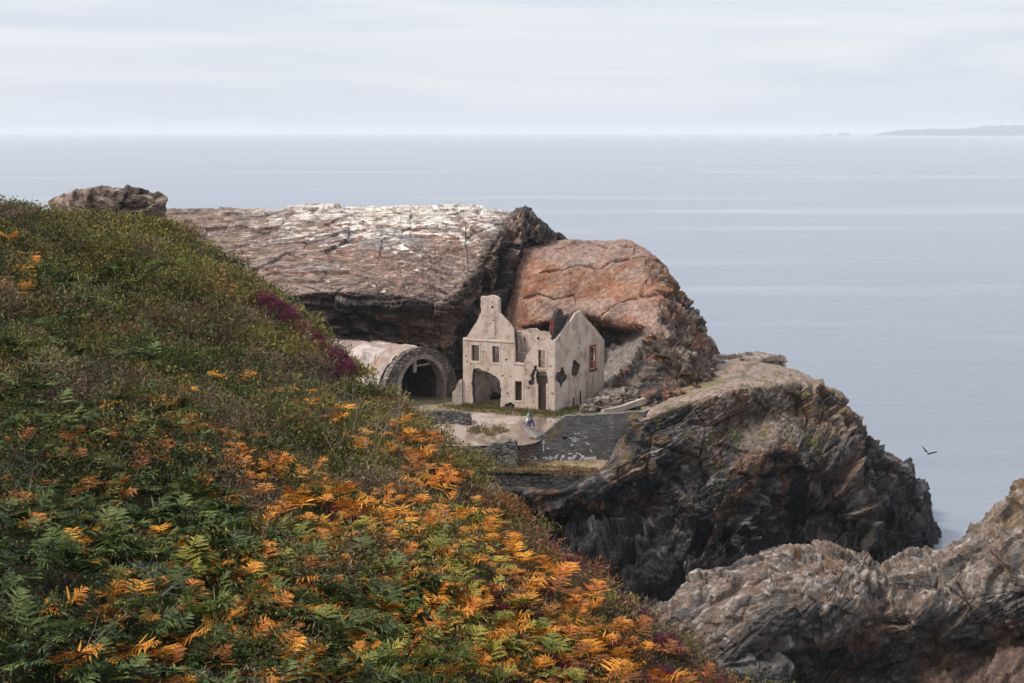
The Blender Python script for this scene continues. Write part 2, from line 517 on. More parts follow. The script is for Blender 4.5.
c = mix(c, C_(0.36, 0.245, 0.185), 0.55 * sstep(0.15, 0.45, n2))
c = c * (1 + 0.2 * sts)[:, None]
c = mix(c, C_(0.26, 0.195, 0.165), sstep(275, 245, py_ + 14 * n1) * 0.75)
rs = np.tile(C_(0.135, 0.095, 0.075), (len(P), 1))
rs = mix(rs, C_(0.24, 0.12, 0.06), sstep(0.05, 0.4, n1)); rs = mix(rs, C_(0.05, 0.045, 0.04), sstep(0.0, 0.35, n3 - 0.4 * str_))
rs = mix(rs, C_(0.30, 0.26, 0.2), 0.7 * sstep(0.2, 0.45, n2))
c = c * (1 - rough_side[:, None]) + rs * rough_side[:, None]
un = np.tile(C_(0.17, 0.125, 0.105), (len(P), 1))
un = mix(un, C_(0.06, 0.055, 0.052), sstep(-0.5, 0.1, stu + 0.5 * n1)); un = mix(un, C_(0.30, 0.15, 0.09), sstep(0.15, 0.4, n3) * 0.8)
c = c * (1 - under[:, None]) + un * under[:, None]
c = mix(c, C_(0.235, 0.205, 0.185), rampb * 0.95)
c = grain(c, lin_coord(P, (0.8, -0.25, 0.45), 0.4, 6), P, 0.22, 1.6, 0.3)
c = c * (1 - 0.55 * crk)[:, None]
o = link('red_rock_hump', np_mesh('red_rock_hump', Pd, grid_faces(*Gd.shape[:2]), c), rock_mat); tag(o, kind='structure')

# ---- the dark bluff under the terrace
SC = []
for (pl, rim, f1, f2, f3, f4) in [
    ((-160, 12, 192), (-160, 474, 173), (-160, 494, 172), (-160, 524, 172), (-160, 560, 171), (-160, 600, 165)),
    ((250, 13, 190), (250, 470, 172), (250, 490, 171), (250, 520, 171), (250, 560, 170), (250, 600, 164)),
    ((400, 9.4, 186), (400, 480, 171), (400, 500, 170), (400, 530, 171), (400, 560, 170), (400, 604, 163)),
    ((500, 9.4, 184), (500, 486, 169.5), (500, 500, 169.3), (500, 525, 172), (500, 560, 169), (505, 606, 162)),
    ((560, 9.4, 182), (560, 488, 168.9), (561, 499, 168.5), (558, 525, 174.5), (562, 556, 170.5), (575, 608, 161)),
    ((585, 9.6, 182), (586, 474, 169.3), (590, 492, 168), (590, 520, 174.5), (592, 554, 170), (600, 609, 160)),
    ((605, 9.7, 182), (606, 467, 169.8), (610, 488, 168), (614, 518, 174), (616, 552, 169), (622, 616, 158)),
    ((628, 12.6, 186), (630, 446, 170.2), (636, 470, 168), (646, 510, 172.5), (655, 550, 168), (658, 620, 157)),
    ((680, 15.4, 200), (648, 411, 172.2), (656, 440, 169.4), (676, 490, 169.5), (690, 540, 168.5), (692, 620, 157)),
    ((722, 15.6, 204), (712, 389, 173), (712, 428, 170.2), (715, 480, 168.8), (718, 535, 169.5), (720, 620, 157)),
    ((748, 15.9, 205), (752, 382, 175), (749, 424, 172), (745, 472, 169), (745, 525, 171.5), (746, 605, 162)),
    ((786, 15.3, 203), (794, 377, 177.5), (791, 416, 173.5), (788, 466, 170), (788, 515, 172.5), (788, 596, 165)),
    ((810, 14.6, 201), (826, 388, 179.5), (828, 424, 175.5), (832, 470, 171.5), (834, 515, 172.5), (836, 588, 167)),
    ((836, 11.4, 199), (850, 412, 181), (854, 448, 177), (860, 488, 173), (862, 525, 172), (864, 584, 169)),
    ((858, 7.9, 198), (872, 446, 182.5), (880, 476, 179), (886, 505, 175.5), (888, 535, 174), (889, 582, 171)),
    ((900, 6.2, 197), (906, 470, 184), (910, 497, 180), (914, 522, 178), (914, 548, 176), (914, 584, 174)),
    ((924, 2.4, 195), (930, 512, 187), (933, 530, 184), (934, 548, 181), (934, 564, 179), (934, 586, 176.5)),
    ((948, -1.5, 195), (953, 556, 189), (953, 564, 187), (953, 572, 185), (953, 582, 183), (953, 594, 181)),
]:
    pr = W(*rim)
    pz = np.array([(pl[0] - CX) / F_PX * pl[2], pl[2], pl[1] - (0.7 if pl[0] > 680 else 0)])
    bk = np.array([pz[0] * 1.07, pl[2] + 14, -4.0])
    md = pr * 0.55 + pz * 0.45; md[2] -= 0.8
    if 480 < rim[0] < 760: f3 = (f3[0], f3[1], f3[2] - 5.5); f4 = (f4[0], f4[1] + 2, f4[2] - 2.0); f2 = (f2[0], f2[1], f2[2] - 1.2)
    p = [W(*v) for v in (f1, f2, f3, f4)]
    SC.append([bk, pz, md, pr] + p + [below(p[-1], -4.0, -1.5)])
Gd = loft(SC, [10, 6, 24, 52, 28, 22, 28, 34, 40, 36, 42, 46, 40, 36, 34, 30, 20], [10, 20, 34, 46, 60, 66, 60, 14])
nC = grid_normals(Gd).reshape(-1, 3); P = Gd.reshape(-1, 3)
px_, py_ = project(P)
# foliation swings round from left to right of the bluff
t = sstep(600, 880, px_)
QL = lin_coord(P, (0.82, 0.1, 0.42), 0.6, 6); QR = lin_coord(P, (0.55, -0.1, 0.78), 0.6, 6)
kw = dict(big=(0.9, 9), sl=((2.4, 10, 1.5), (0.8, 5.0, 0.5), (0.28, 2.6, 0.2)), fine=0.22, facets=(1.1, 4.5))
dL, sL, cL = rock_disp(QL, P, **kw); dR, sR, cR = rock_disp(QR, P, **kw)
top = sstep(0.55, 0.85, nC[:, 2]) * sstep(8.0, 9.2, P[:, 2])
d = (dL * (1 - t) + dR * t) * (1 - 0.85 * top)
st = sL * (1 - t) + sR * t
foot = sstep(9.0, 5.0, P[:, 2]) * sstep(480, 540, px_) * sstep(800, 740, px_)
df, sf, _e = rock_disp(QL, P, big=(1.2, 4), sl=((1.6, 6, 2.2), (0.6, 3.0, 0.9), (0.25, 1.5, 0.3)), fine=0.3, facets=(1.6, 3.0))
d = d * (1 - foot) + df * foot; st = st * (1 - foot) + sf * foot
d *= 1 - 0.65 * sstep(915, 942, px_)
shelf = sstep(620, 590, px_) * sstep(500, 488, py_)
d *= 1 - shelf
Pd = P + nC * d[:, None]
n1 = tri_noise(P, 6, 5); n2 = tri_noise(P, 1.8, 5, 31.0); n3 = tri_noise(QL * np.array([0.22, 1, 1]), 2.0, 5, 77.0) * (1 - t) + tri_noise(QR * np.array([0.22, 1, 1]), 2.0, 5, 77.0) * t
c = np.tile(C_(0.054, 0.048, 0.046), (len(P), 1))
c = mix(c, C_(0.025, 0.025, 0.027), sstep(-0.1, 0.3, n3 + 0.35 * st))
c = mix(c, C_(0.12, 0.078, 0.055), 0.8 * sstep(0.12, 0.4, n1))
c = mix(c, C_(0.17, 0.16, 0.155), 0.7 * sstep(0.22, 0.45, n2 - 0.5 * n3))
zz = P[:, 2]
c = mix(c, C_(0.17, 0.085, 0.05), 0.75 * sstep(0.3, 0.5, -n1 + 0.3 * n2) * sstep(2, 6, zz))
hi = sstep(9.0, 13.5, zz + 2.0 * n1) * sstep(660, 720, px_)
c = mix(c, C_(0.155, 0.115, 0.09), 0.5 * hi)
c = mix(c, C_(0.22, 0.19, 0.16), 0.5 * hi * sstep(0.1, 0.4, n2))
c = mix(c, C_(0.13, 0.12, 0.115), 0.7 * sstep(850, 890, px_) * sstep(0.1, -0.2, n3))
c = mix(c, C_(0.016, 0.016, 0.017), 0.88 * sstep(8.5, 4.5, zz + 2.0 * n1 + 1.5 * n3) * (1 - 0.55 * sstep(0.15, 0.4, n2 - 0.4 * st)))  # black sea-zone lichen, spread higher to paint in the cove's shade
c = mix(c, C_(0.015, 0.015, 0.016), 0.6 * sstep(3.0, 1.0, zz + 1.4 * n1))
gr = sstep(0.30, 0.42, tri_noise(P, 1.7, 4, 12.0) + 0.12 * tri_noise(P, 7, 2)) * sstep(0.2, 0.5, nC[:, 2]) * sstep(8, 12, zz)
cgl, cgr = grain(c, QL, P, 0.7, 1.8, 0.24), grain(c, QR, P, 0.7, 1.8, 0.24)
c = cgl * (1 - t[:, None]) + cgr * t[:, None]
topc = grain(np.tile(C_(0.30, 0.225, 0.18), (len(P), 1)), QL, P, 0.15)
tm = (top * sstep(10, 14, zz) * (0.92 - 0.45 * sstep(0.05, 0.35, n2)))[:, None]
c = c * (1 - tm) + topc * tm
c = mix(c, C_(0.10, 0.10, 0.03), 0.75 * gr)
gr2 = sstep(0.40, 0.5, tri_noise(P, 1.5, 4, 55.0)) * sstep(7, 10, zz) * sstep(0.0, 0.4, nC[:, 2])
c = mix(c, C_(0.20, 0.12, 0.035), 0.6 * gr2)
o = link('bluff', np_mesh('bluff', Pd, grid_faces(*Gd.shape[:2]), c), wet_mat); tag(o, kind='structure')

# ---- nearer rock across the cove
SD = []
for rows in [
    ((600, 660, 147), (602, 672, 144), (604, 684, 141), (606, 695, 139), (606, 702, 139), (606, 708, 138)),
    ((650, 606, 147), (655, 628, 143), (658, 650, 139.5), (662, 676, 137), (664, 690, 137.5), (664, 705, 137)),
    ((690, 576, 146), (696, 602, 141), (700, 630, 137.5), (704, 662, 135), (706, 680, 137), (706, 700, 136)),
    ((725, 562, 146), (732, 590, 140.5), (738, 620, 136.5), (742, 652, 135), (744, 676, 138), (744, 695, 137)),
    ((765, 548, 146), (770, 578, 139.5), (774, 610, 136), (778, 640, 136.5), (780, 664, 139.5), (782, 690, 138.5)),
    ((805, 542, 146), (808, 574, 139), (812, 604, 135.5), (814, 634, 136.5), (816, 660, 141), (818, 690, 140.5)),
    ((845, 543, 146), (848, 576, 139), (850, 606, 136), (852, 636, 137), (854, 660, 141.5), (856, 690, 141)),
    ((880, 556, 147.5), (882, 586, 141.5), (884, 612, 138.5), (886, 636, 138.5), (888, 660, 141.5), (890, 690, 141)),
    ((915, 550, 146.5), (916, 580, 140), (918, 606, 136.5), (920, 632, 136.5), (922, 652, 140), (922, 690, 138)),
    ((955, 542, 146.5), (958, 574, 140), (960, 604, 136.5), (962, 630, 137), (964, 650, 139), (964, 690, 135.5)),
    ((990, 512, 146), (992, 552, 139.5), (994, 592, 135.5), (996, 626, 136), (998, 648, 138), (998, 690, 133.5)),
    ((1024, 488, 145), (1026, 534, 138), (1028, 582, 134), (1030, 622, 134.5), (1032, 646, 136.5), (1032, 690, 131.5)),
    ((1080, 452, 145), (1080, 510, 137), (1082, 570, 132), (1084, 620, 132.5), (1084, 646, 134.5), (1084, 690, 129.5)),
    ((1180, 410, 146), (1180, 480, 137), (1180, 560, 130), (1180, 620, 130), (1180, 646, 132), (1180, 690, 127)),
    ((1420, 420, 150), (1420, 490, 142), (1420, 560, 134), (1420, 620, 132), (1420, 646, 133), (1420, 690, 128)),
    ((1560, 600, 156), (1560, 620, 150), (1560, 640, 145), (1560, 660, 141), (1560, 676, 140), (1560, 690, 138)),
]:
    p = [W(v[0], v[1], v[2] * 0.93) for v in rows]
    p[0] = p[0] - np.array([0, 0, 0.95]); p[1] = p[1] - np.array([0, 0, 0.3])
    SD.append(rows_back(p[0], 6, (20, 11, 4), -3.0) + p + [below(p[-1], -3.0, -1.0)])
Gd = loft(SD, [16, 44, 42, 42, 48, 46, 44, 40, 42, 46, 42, 42, 14, 12, 8], [5, 12, 14, 56, 56, 50, 40, 36, 10])
nD = grid_normals(Gd).reshape(-1, 3); P = Gd.reshape(-1, 3)
px_, py_ = project(P)
Q = lin_coord(P, (0.72, 0.3, 0.5), 0.5, 5)
d, st, ck = rock_disp(Q, P, big=(0.7, 6), sl=((1.2, 6, 0.6), (0.4, 3.0, 0.28), (0.16, 1.8, 0.10)), fine=0.15, facets=(0.35, 3.5))
d -= 0.5 * np.exp(-((px_ - 880 - 0.05 * (py_ - 560)) / 7) ** 2) * sstep(690, 600, py_)
Pd = P + nD * d[:, None]
n1 = tri_noise(P, 4.5, 5); n2 = tri_noise(P, 1.3, 5, 31.0); n3 = tri_noise(Q * np.array([0.2, 1.0, 1.0]), 1.5, 5, 77.0)
zz = P[:, 2]
c = np.tile(C_(0.185, 0.138, 0.108), (len(P), 1))
c = mix(c, C_(0.275, 0.24, 0.21), sstep(0.0, 0.35, n2))
c = mix(c, C_(0.065, 0.06, 0.058), 0.85 * sstep(-0.05, 0.18, n3 + 0.2 * st - 0.18 * sstep(600, 545, py_)))
lowd = sstep(7.6, 4.0, zz + 1.6 * n1 - 0.012 * (px_ - 850))
c = mix(c, C_(0.05, 0.047, 0.046), 0.85 * lowd * (1 - 0.5 * sstep(0.1, 0.4, n2)))
brown = sstep(860, 960, px_) * sstep(635, 652, py_ + 6 * n1)
c = mix(c, C_(0.15, 0.10, 0.075), 0.85 * brown)
c = mix(c, C_(0.14, 0.075, 0.045), 0.7 * sstep(0.2, 0.45, n1) * sstep(590, 640, py_))
c = grain(c, Q, P, 0.45, 2.2, 0.22)
c = mix(c, C_(0.17, 0.10, 0.05), 0.75 * sstep(0.28, 0.5, tri_noise(P, 1.4, 5, 9.0) + 0.5 * sstep(60, 5, np.hypot(px_ - 818, (py_ - 562) * 1.4)) - 0.1) * sstep(0.25, 0.6, nD[:, 2]) * 0.8)
c = mix(c, C_(0.15, 0.095, 0.035), 0.75 * sstep(975, 1015, px_) * sstep(575, 520, py_ + 25 * n1) * sstep(-0.15, 0.2, tri_noise(P, 1.1, 5, 19.0)))
o = link('cove_rock', np_mesh('cove_rock', Pd, grid_faces(*Gd.shape[:2]), c), wet_mat); tag(o, kind='structure')


def boulder(name, ctr, size, seed, col, rough=0.25, flat=(0, -0.3, 0.95), n=70, m=44, rotz=0.0):
    u = np.linspace(0, 2 * np.pi, n, endpoint=False); v = np.linspace(0.03, np.pi - 0.03, m)
    U, V_ = np.meshgrid(u, v)
    S = np.stack([np.sin(V_) * np.cos(U), np.sin(V_) * np.sin(U), np.cos(V_)], -1).reshape(-1, 3)
    S = np.sign(S) * np.abs(S) ** 0.75
    size = np.asarray(size, float); mean = size.mean()
    P = S * size
    ca, sa = math.cos(rotz), math.sin(rotz)
    P = P @ np.array([[ca, sa, 0], [-sa, ca, 0], [0, 0, 1]])
    Nn = S / np.linalg.norm(S, axis=1, keepdims=True)
    Qb = strata_coord(P + seed * 13.7, flat, 0.3, mean * 2)
    e1, v1 = slabs(Qb, mean * 0.35, mean * 1.8, mean * rough * 1.1, seed); e2, v2 = slabs(Qb, mean * 0.12, mean * 0.8, mean * rough * 0.4, seed + 3)
    P = P + Nn * (e1 + e2 + mean * rough * 0.5 * fbm(P / mean + seed, 4) + 0.05 * mean * rough * fbm(P / mean * 6, 3))[:, None]
    nn1 = fbm(P / mean * 1.5 + seed, 5); nn2 = fbm(Qb / (mean * np.array([.8, .8, .2])) + seed, 4)
    c = np.tile(C_(*col), (len(P), 1)); c = mix(c, C_(*col) * 0.35, sstep(0.0, 0.4, nn2)); c = mix(c, C_(*col) * 1.4, 0.8 * sstep(0.1, 0.4, nn1)); c = grain(c * (1 + 0.35 * v1 + 0.3 * v2 - 0.3)[:, None], Qb, P, 0.4, 1.2, 0.15)
    a = np.arange(n * m).reshape(m, n); b = np.roll(a, -1, 1)
    Fc = np.stack([a[:-1], b[:-1], b[1:], a[1:]], -1).reshape(-1, 4)
    P = P + np.asarray(ctr)
    o = link(name, np_mesh(name, P, Fc, c), rock_mat, base=(ctr[0], ctr[1], ctr[2] - size[2]))
    return o
# ------------------------------------------------------------------ sea, coast, haze
m, nt, b = new_mat('sea_water')
tcn = N(nt, 'ShaderNodeTexCoord')
def nz(scale, stretch, detail=6, rough=0.6):
    mpn = N(nt, 'ShaderNodeMapping'); mpn.inputs['Scale'].default_value = stretch
    nt.links.new(tcn.outputs['Object'], mpn.inputs['Vector'])
    n = N(nt, 'ShaderNodeTexNoise', i_Scale=scale, i_Detail=detail, i_Roughness=rough)
    nt.links.new(mpn.outputs[0], n.inputs['Vector']); return n.outputs['Fac']
slick = nz(1.0, (0.0016, 0.008, 1), 6, 0.62)          # long wind slicks
slr = N(nt, 'ShaderNodeMapRange'); slr.inputs['From Min'].default_value = 0.53; slr.inputs['From Max'].default_value = 0.66
nt.links.new(slick, slr.inputs['Value'])
w1 = nz(1.0, (0.3, 0.75, 1), 8, 0.7)
w2 = nz(1.0, (0.05, 0.16, 1), 4, 0.5)
add = N(nt, 'ShaderNodeMath', operation='MULTIPLY_ADD'); add.inputs[1].default_value = 3.0
nt.links.new(w2, add.inputs[0]); nt.links.new(w1, add.inputs[2])
st_ = N(nt, 'ShaderNodeMapRange'); st_.inputs['To Min'].default_value = 0.55; st_.inputs['To Max'].default_value = 0.25
nt.links.new(slr.outputs[0], st_.inputs['Value'])
bp = N(nt, 'ShaderNodeBump', i_Distance=0.9)
nt.links.new(add.outputs[0], bp.inputs['Height']); nt.links.new(st_.outputs[0], bp.inputs['Strength'])
nt.links.new(bp.outputs[0], b.inputs['Normal'])
cm = N(nt, 'ShaderNodeMixRGB'); cm.inputs['Color1'].default_value = (0.18, 0.213, 0.265, 1); cm.inputs['Color2'].default_value = (0.25, 0.285, 0.335, 1)
nt.links.new(slr.outputs[0], cm.inputs['Fac']); nt.links.new(cm.outputs[0], b.inputs['Base Color'])
b.inputs['Roughness'].default_value = 0.16; b.inputs['IOR'].default_value = 1.33
sea_mat = m
rr = np.array([0, 30, 60, 100, 150, 200, 300, 500, 900, 2000, 5000, 12000, 30000, 60000], float)
th = np.linspace(0, 2 * np.pi, 97)[:-1]
V = np.stack([np.outer(rr[1:], np.sin(th)), np.outer(rr[1:], np.cos(th)), np.zeros((len(rr) - 1, 96))], -1).reshape(-1, 3)
Fs = [[(i * 96 + j), (i * 96 + (j + 1) % 96), ((i + 1) * 96 + (j + 1) % 96), ((i + 1) * 96 + j)] for i in range(len(rr) - 2) for j in range(96)]
Fs.append(list(range(96)))
me = poly_mesh('sea', V, [f[::-1] for f in Fs])
o = link('sea', me, sea_mat); tag(o, kind='structure')
# far coast: low rounded land about nine kilometres off
coast_mat = mat_plain('far_coast_land', (0.018, 0.03, 0.042), (0.035, 0.05, 0.065), scale=0.01, rough=1.0)
def land(name, prof, Y, depth):
    xs = np.linspace(prof[0][0], prof[-1][0], 160)
    hs = np.interp(xs, [p[0] for p in prof], [p[1] for p in prof])
    X = (xs - CX) / F_PX * Y; H = hs / F_PX * Y
    H = H * (1 + 0.16 * fbm(np.stack([X / 160, X * 0, X * 0], 1), 4))
    rows = []
    for fy, fz in ((-0.05, -0.02), (0, 0.35), (0.12, 0.62), (0.3, 0.86), (0.5, 1.0), (0.75, 0.8), (1.0, -0.02)):
        rows.append(np.stack([X * (1 + fy * depth / Y), np.full_like(X, Y + fy * depth), np.where(fz > 0, H * fz, -2.0) * (1 if fz > 0 else 1)], -1))
    Gl = np.array(rows)
    o = link(name, np_mesh(name, Gl.reshape(-1, 3), grid_faces(*Gl.shape[:2]), smooth=True), coast_mat)
    return tag(o, kind='structure')
land('coast', [(868, 0), (880, 3), (905, 6), (935, 7), (955, 6.5), (975, 9), (1000, 11), (1024, 9.5), (1080, 12), (1250, 14), (1500, 9), (1700, 0)], 26000, 3000)
land('island', [(834, 0), (838, 2), (842, 2.4), (847, 1.6), (850, 0)], 27000, 500)
land('islet', [(815, 0), (820, 1.4), (829, 1.2), (832, 0)], 27500, 400)
# the air
hm = bpy.data.materials.new('haze_air'); hm.use_nodes = True; hn = hm.node_tree
hn.nodes.remove(hn.nodes['Principled BSDF'])
pv = N(hn, 'ShaderNodeVolumePrincipled'); pv.inputs['Color'].default_value = (0.90, 0.95, 1.0, 1)
pv.inputs['Density'].default_value = 0.00005; pv.inputs['Anisotropy'].default_value = 0.0
hn.links.new(pv.outputs[0], hn.nodes['Material Output'].inputs['Volume'])
L = 66000.0; z0, z1 = -7.0, 140.0
V = [(x, y, z) for z in (z0, z1) for (x, y) in ((-L, -L), (L, -L), (L, L), (-L, L))]
me = poly_mesh('haze', V, [(3, 2, 1, 0), (4, 5, 6, 7), (0, 1, 5, 4), (1, 2, 6, 5), (2, 3, 7, 6), (3, 0, 4, 7)])
o = link('haze', me, hm); tag(o, 'pale sea haze filling the air over the water', 'haze', kind='stuff')
del o['category']
# ------------------------------------------------------------------ foreground heath slope
A1, A2, A3 = W(0, 683, 25), W(735, 683, 35), W(0, 200, 60)
HN = np.cross(A2 - A1, A3 - A1); HN /= HN[2]
HA = A1 @ HN                                   # plane: HN . p = HA
VEG = 0.38
CREST = np.array([(-400, 170), (-150, 186), (0, 199), (60, 208), (110, 213), (165, 219), (200, 240), (230, 265), (265, 290), (300, 318),
                  (350, 366), (380, 394), (405, 416), (431, 434), (457, 462), (486, 490), (515, 514), (560, 554), (610, 590), (650, 617), (700, 657),
                  (735, 684), (790, 742), (850, 805), (1000, 960), (1200, 1180)], float)
xs = np.linspace(CREST[0, 0], CREST[-1, 0], 240)
cpx = np.stack([xs, np.interp(xs, CREST[:, 0], CREST[:, 1])], 1)
CW = on_plane(cpx[:, 0], cpx[:, 1], A1, HN / np.linalg.norm(HN))[:, :2]


def hill_plane(x, y):
    return HA - HN[0] * x - HN[1] * y


def crest_dist(x, y):
    """signed plan distance to the crest, negative on our side"""
    p = np.stack([x, y], 1)
    best = np.full(len(p), 1e9)
    for k in range(len(CW) - 1):
        a, b_ = CW[k], CW[k + 1]; ab = b_ - a
        t_ = np.clip(((p - a) @ ab) / (ab @ ab), 0, 1)
        dd = ((p - a - t_[:, None] * ab) ** 2).sum(1)
        best = np.minimum(best, dd)
    d = np.sqrt(best)
    z = hill_plane(x, y)
    qx, qy = project(np.stack([x, np.maximum(y, 4.0), z], 1))
    inside = qy > np.interp(qx, CREST[:, 0], CREST[:, 1])
    return np.where(inside, -d, d)


def hill_z(x, y):
    d = crest_dist(x, y)
    z = hill_plane(x, y) - VEG
    p = np.stack([x, y, np.zeros_like(x)], 1)
    z = z + 0.30 * fbm(p / 5.0 + 1.7, 4) * sstep(0.5, -4, d)
    z = z - 0.05 * sstep(-3, 0, d)
    dd = np.maximum(d, 0)
    z = z - 1.25 * (np.sqrt(dd ** 2 + 0.8) - 0.894)
    return np.maximum(z, -4.0), d


gx = np.linspace(-46, 34, 260); gy = np.linspace(6, 104, 300)
X, Y_ = np.meshgrid(gx, gy)
Z, D_ = hill_z(X.ravel(), Y_.ravel())
P = np.stack([X.ravel(), Y_.ravel(), Z], 1)
P[:, 2] += 0.08 * fbm(P / 0.8, 3)
n1 = tri_noise(P, 3, 4)
c = np.tile(C_(0.022, 0.022, 0.012), (len(P), 1)); c = mix(c, C_(0.045, 0.034, 0.02), sstep(0, .4, n1))
soil_mat = mat_col('heath_soil', rough=0.95, bump=0.1, bscale=5, var=0.4, vscale=4)
o = link('hillside', np_mesh('hillside', P, grid_faces(300, 260)[:, ::-1], c, True), soil_mat); tag(o, kind='structure')

leaf_mat, nt, b = new_mat('leaf')
at = N(nt, 'ShaderNodeAttribute', attribute_name='Col'); nt.links.new(at.outputs['Color'], b.inputs['Base Color'])
b.inputs['Roughness'].default_value = 0.6; b.inputs['Specular IOR Level'].default_value = 0.25
tr = N(nt, 'ShaderNodeBsdfTranslucent'); nt.links.new(at.outputs['Color'], tr.inputs['Color'])
ms = N(nt, 'ShaderNodeMixShader'); ms.inputs['Fac'].default_value = 0.25
nt.links.new(b.outputs[0], ms.inputs[1]); nt.links.new(tr.outputs[0], ms.inputs[2])
nt.links.new(ms.outputs[0], nt.nodes['Material Output'].inputs['Surface'])


def unit(v):
    return v / (np.linalg.norm(v, axis=-1, keepdims=True) + 1e-9)


def leaves(base, direc, length, width, rng):
    """one narrow kite per leaf -> verts (n*4,3), quads"""
    n = len(base)
    side = unit(np.cross(direc, rng.normal(size=(n, 3))))
    m_ = base + direc * (length * 0.45)[:, None]
    V = np.stack([base, m_ + side * (width * 0.5)[:, None], base + direc * length[:, None], m_ - side * (width * 0.5)[:, None]], 1)
    return V.reshape(-1, 3), np.arange(4 * n).reshape(n, 4)


# --- colour zones, by place on the slope
def pnoise(x, y, s, off):
    return fbm(np.stack([x / s, y / s, np.full_like(x, off)], 1), 3)


SPEC = {  # colour pairs (base, tip) for each kind of growth
    'gorse': ((0.022, 0.034, 0.010), (0.155, 0.180, 0.036)),
    'olive': ((0.042, 0.044, 0.014), (0.300, 0.245, 0.062)),
    'grey': ((0.070, 0.050, 0.034), (0.330, 0.235, 0.150)),
    'rust': ((0.090, 0.036, 0.014), (0.420, 0.160, 0.060)),
    'pink': ((0.100, 0.045, 0.038), (0.430, 0.200, 0.150)),
    'purple': ((0.060, 0.016, 0.032), (0.260, 0.055, 0.125)),
    'dark': ((0.011, 0.019, 0.009), (0.065, 0.090, 0.032)),
    'lime': ((0.070, 0.080, 0.018), (0.380, 0.320, 0.062)),
}
KEYS = list(SPEC)
ncand = 8200
x = RNG.uniform(-34, 12, ncand); y = RNG.uniform(17, 72, ncand)
z, d = hill_z(x, y)
qx, qy = project(np.stack([x, y, z + 0.3], 1))
keep = (qx > -70) & (qx < 830) & (qy < 750) & (d < 1.0)
x, y, z, d, qx, qy = [a[keep] for a in (x, y, z, d, qx, qy)]
nC_ = len(x)
na = pnoise(x, y, 5.0, 3.0); nb = pnoise(x, y, 2.2, 9.0); nc = pnoise(x, y, 3.0, 21.0)
edge = sstep(-7, -0.5, d)                       # near the crest
low = sstep(380, 560, qx + 0.2 * (qy - 500))    # lower right nose
darkz = sstep(420, 560, qy) * sstep(330, 120, qx)
w = np.stack([
    0.9 + 0.8 * nb - 0.6 * low,                       # gorse
    0.85 + 0.9 * na + 0.3 * edge,                      # olive
    0.62 + 1.1 * nc + 0.3 * edge - 0.5 * darkz,                     # grey
    -0.18 + 0.65 * low + 0.8 * na + 0.2 * edge,                     # rust
    -0.45 + 1.3 * low * edge + 1.0 * nc,              # pink
    -1.05 + 0.9 * low + 1.1 * nb,                     # purple
    0.35 + 1.1 * darkz + 0.7 * na,                     # dark
    0.05 + 0.7 * edge * (1 - 0.3 * low) + 1.0 * nb - 0.4 * darkz,          # lime
], 1) + RNG.normal(size=(nC_, 8)) * 0.42
kind = w.argmax(1)
dist = np.hypot(x, y)
VV, FF, CC = [], [], []
rad = RNG.gamma(2.6, 0.19, nC_).clip(0.18, 1.15) * (0.85 + 0.004 * dist); hgt = rad * RNG.uniform(0.65, 1.3, nC_)
hgt = np.where(d > -3.0, np.minimum(hgt, 0.45), hgt)
cnt = np.clip(rad ** 2 * 1500 * (1.15 - 0.008 * dist), 60, 900).astype(int)
idx = np.repeat(np.arange(nC_), cnt); n = len(idx)
print('bushes', nC_, 'leaves', n, np.bincount(kind, minlength=8))
dirs = unit(RNG.normal(size=(n, 3))); dirs[:, 2] = np.abs(dirs[:, 2])
lump = 1 + 0.6 * perlin(dirs * 2.6 + idx[:, None] * 3.7)
shell = (1 - 0.45 * RNG.random(n) ** 2.2) * lump
base = np.stack([x[idx] + dirs[:, 0] * rad[idx] * shell, y[idx] + dirs[:, 1] * rad[idx] * shell, z[idx] - 0.06 + dirs[:, 2] * hgt[idx] * shell], 1)
ld = unit(dirs * 0.6 + RNG.normal(size=(n, 3)) * 0.75 + np.array([0, 0, 0.3]))
s_ = 0.7 + 0.014 * dist[idx]
ln = RNG.uniform(0.035, 0.10, n) * s_; wd = RNG.uniform(0.018, 0.042, n) * s_
fine = np.isin(kind[idx], [2, 3, 4, 5]); ln = np.where(fine, ln * 1.5, ln); wd = np.where(fine, wd * 0.6, wd)
V, Fq = leaves(base, ld, ln, wd, RNG)
cb = np.array([SPEC[k][0] for k in KEYS])[kind[idx]]; ct = np.array([SPEC[k][1] for k in KEYS])[kind[idx]]
tt = np.clip(RNG.beta(1.05, 1.9, n) + 0.8 * (lump - 1), 0, 1)[:, None]           # young shoots on the lumps, darker between: shrub shadow put into the colour
cl = (cb * (1 - tt) + ct * tt) * RNG.uniform(0.5, 1.4, (nC_, 1))[idx]
yl = RNG.random(n) < 0.03; cl[yl] = np.array([0.24, 0.16, 0.035])
rl = RNG.random(n) < 0.02; cl[rl] = np.array([0.17, 0.06, 0.03])
VV.append(V); FF.append(Fq); CC.append(np.repeat(cl, 4, 0))
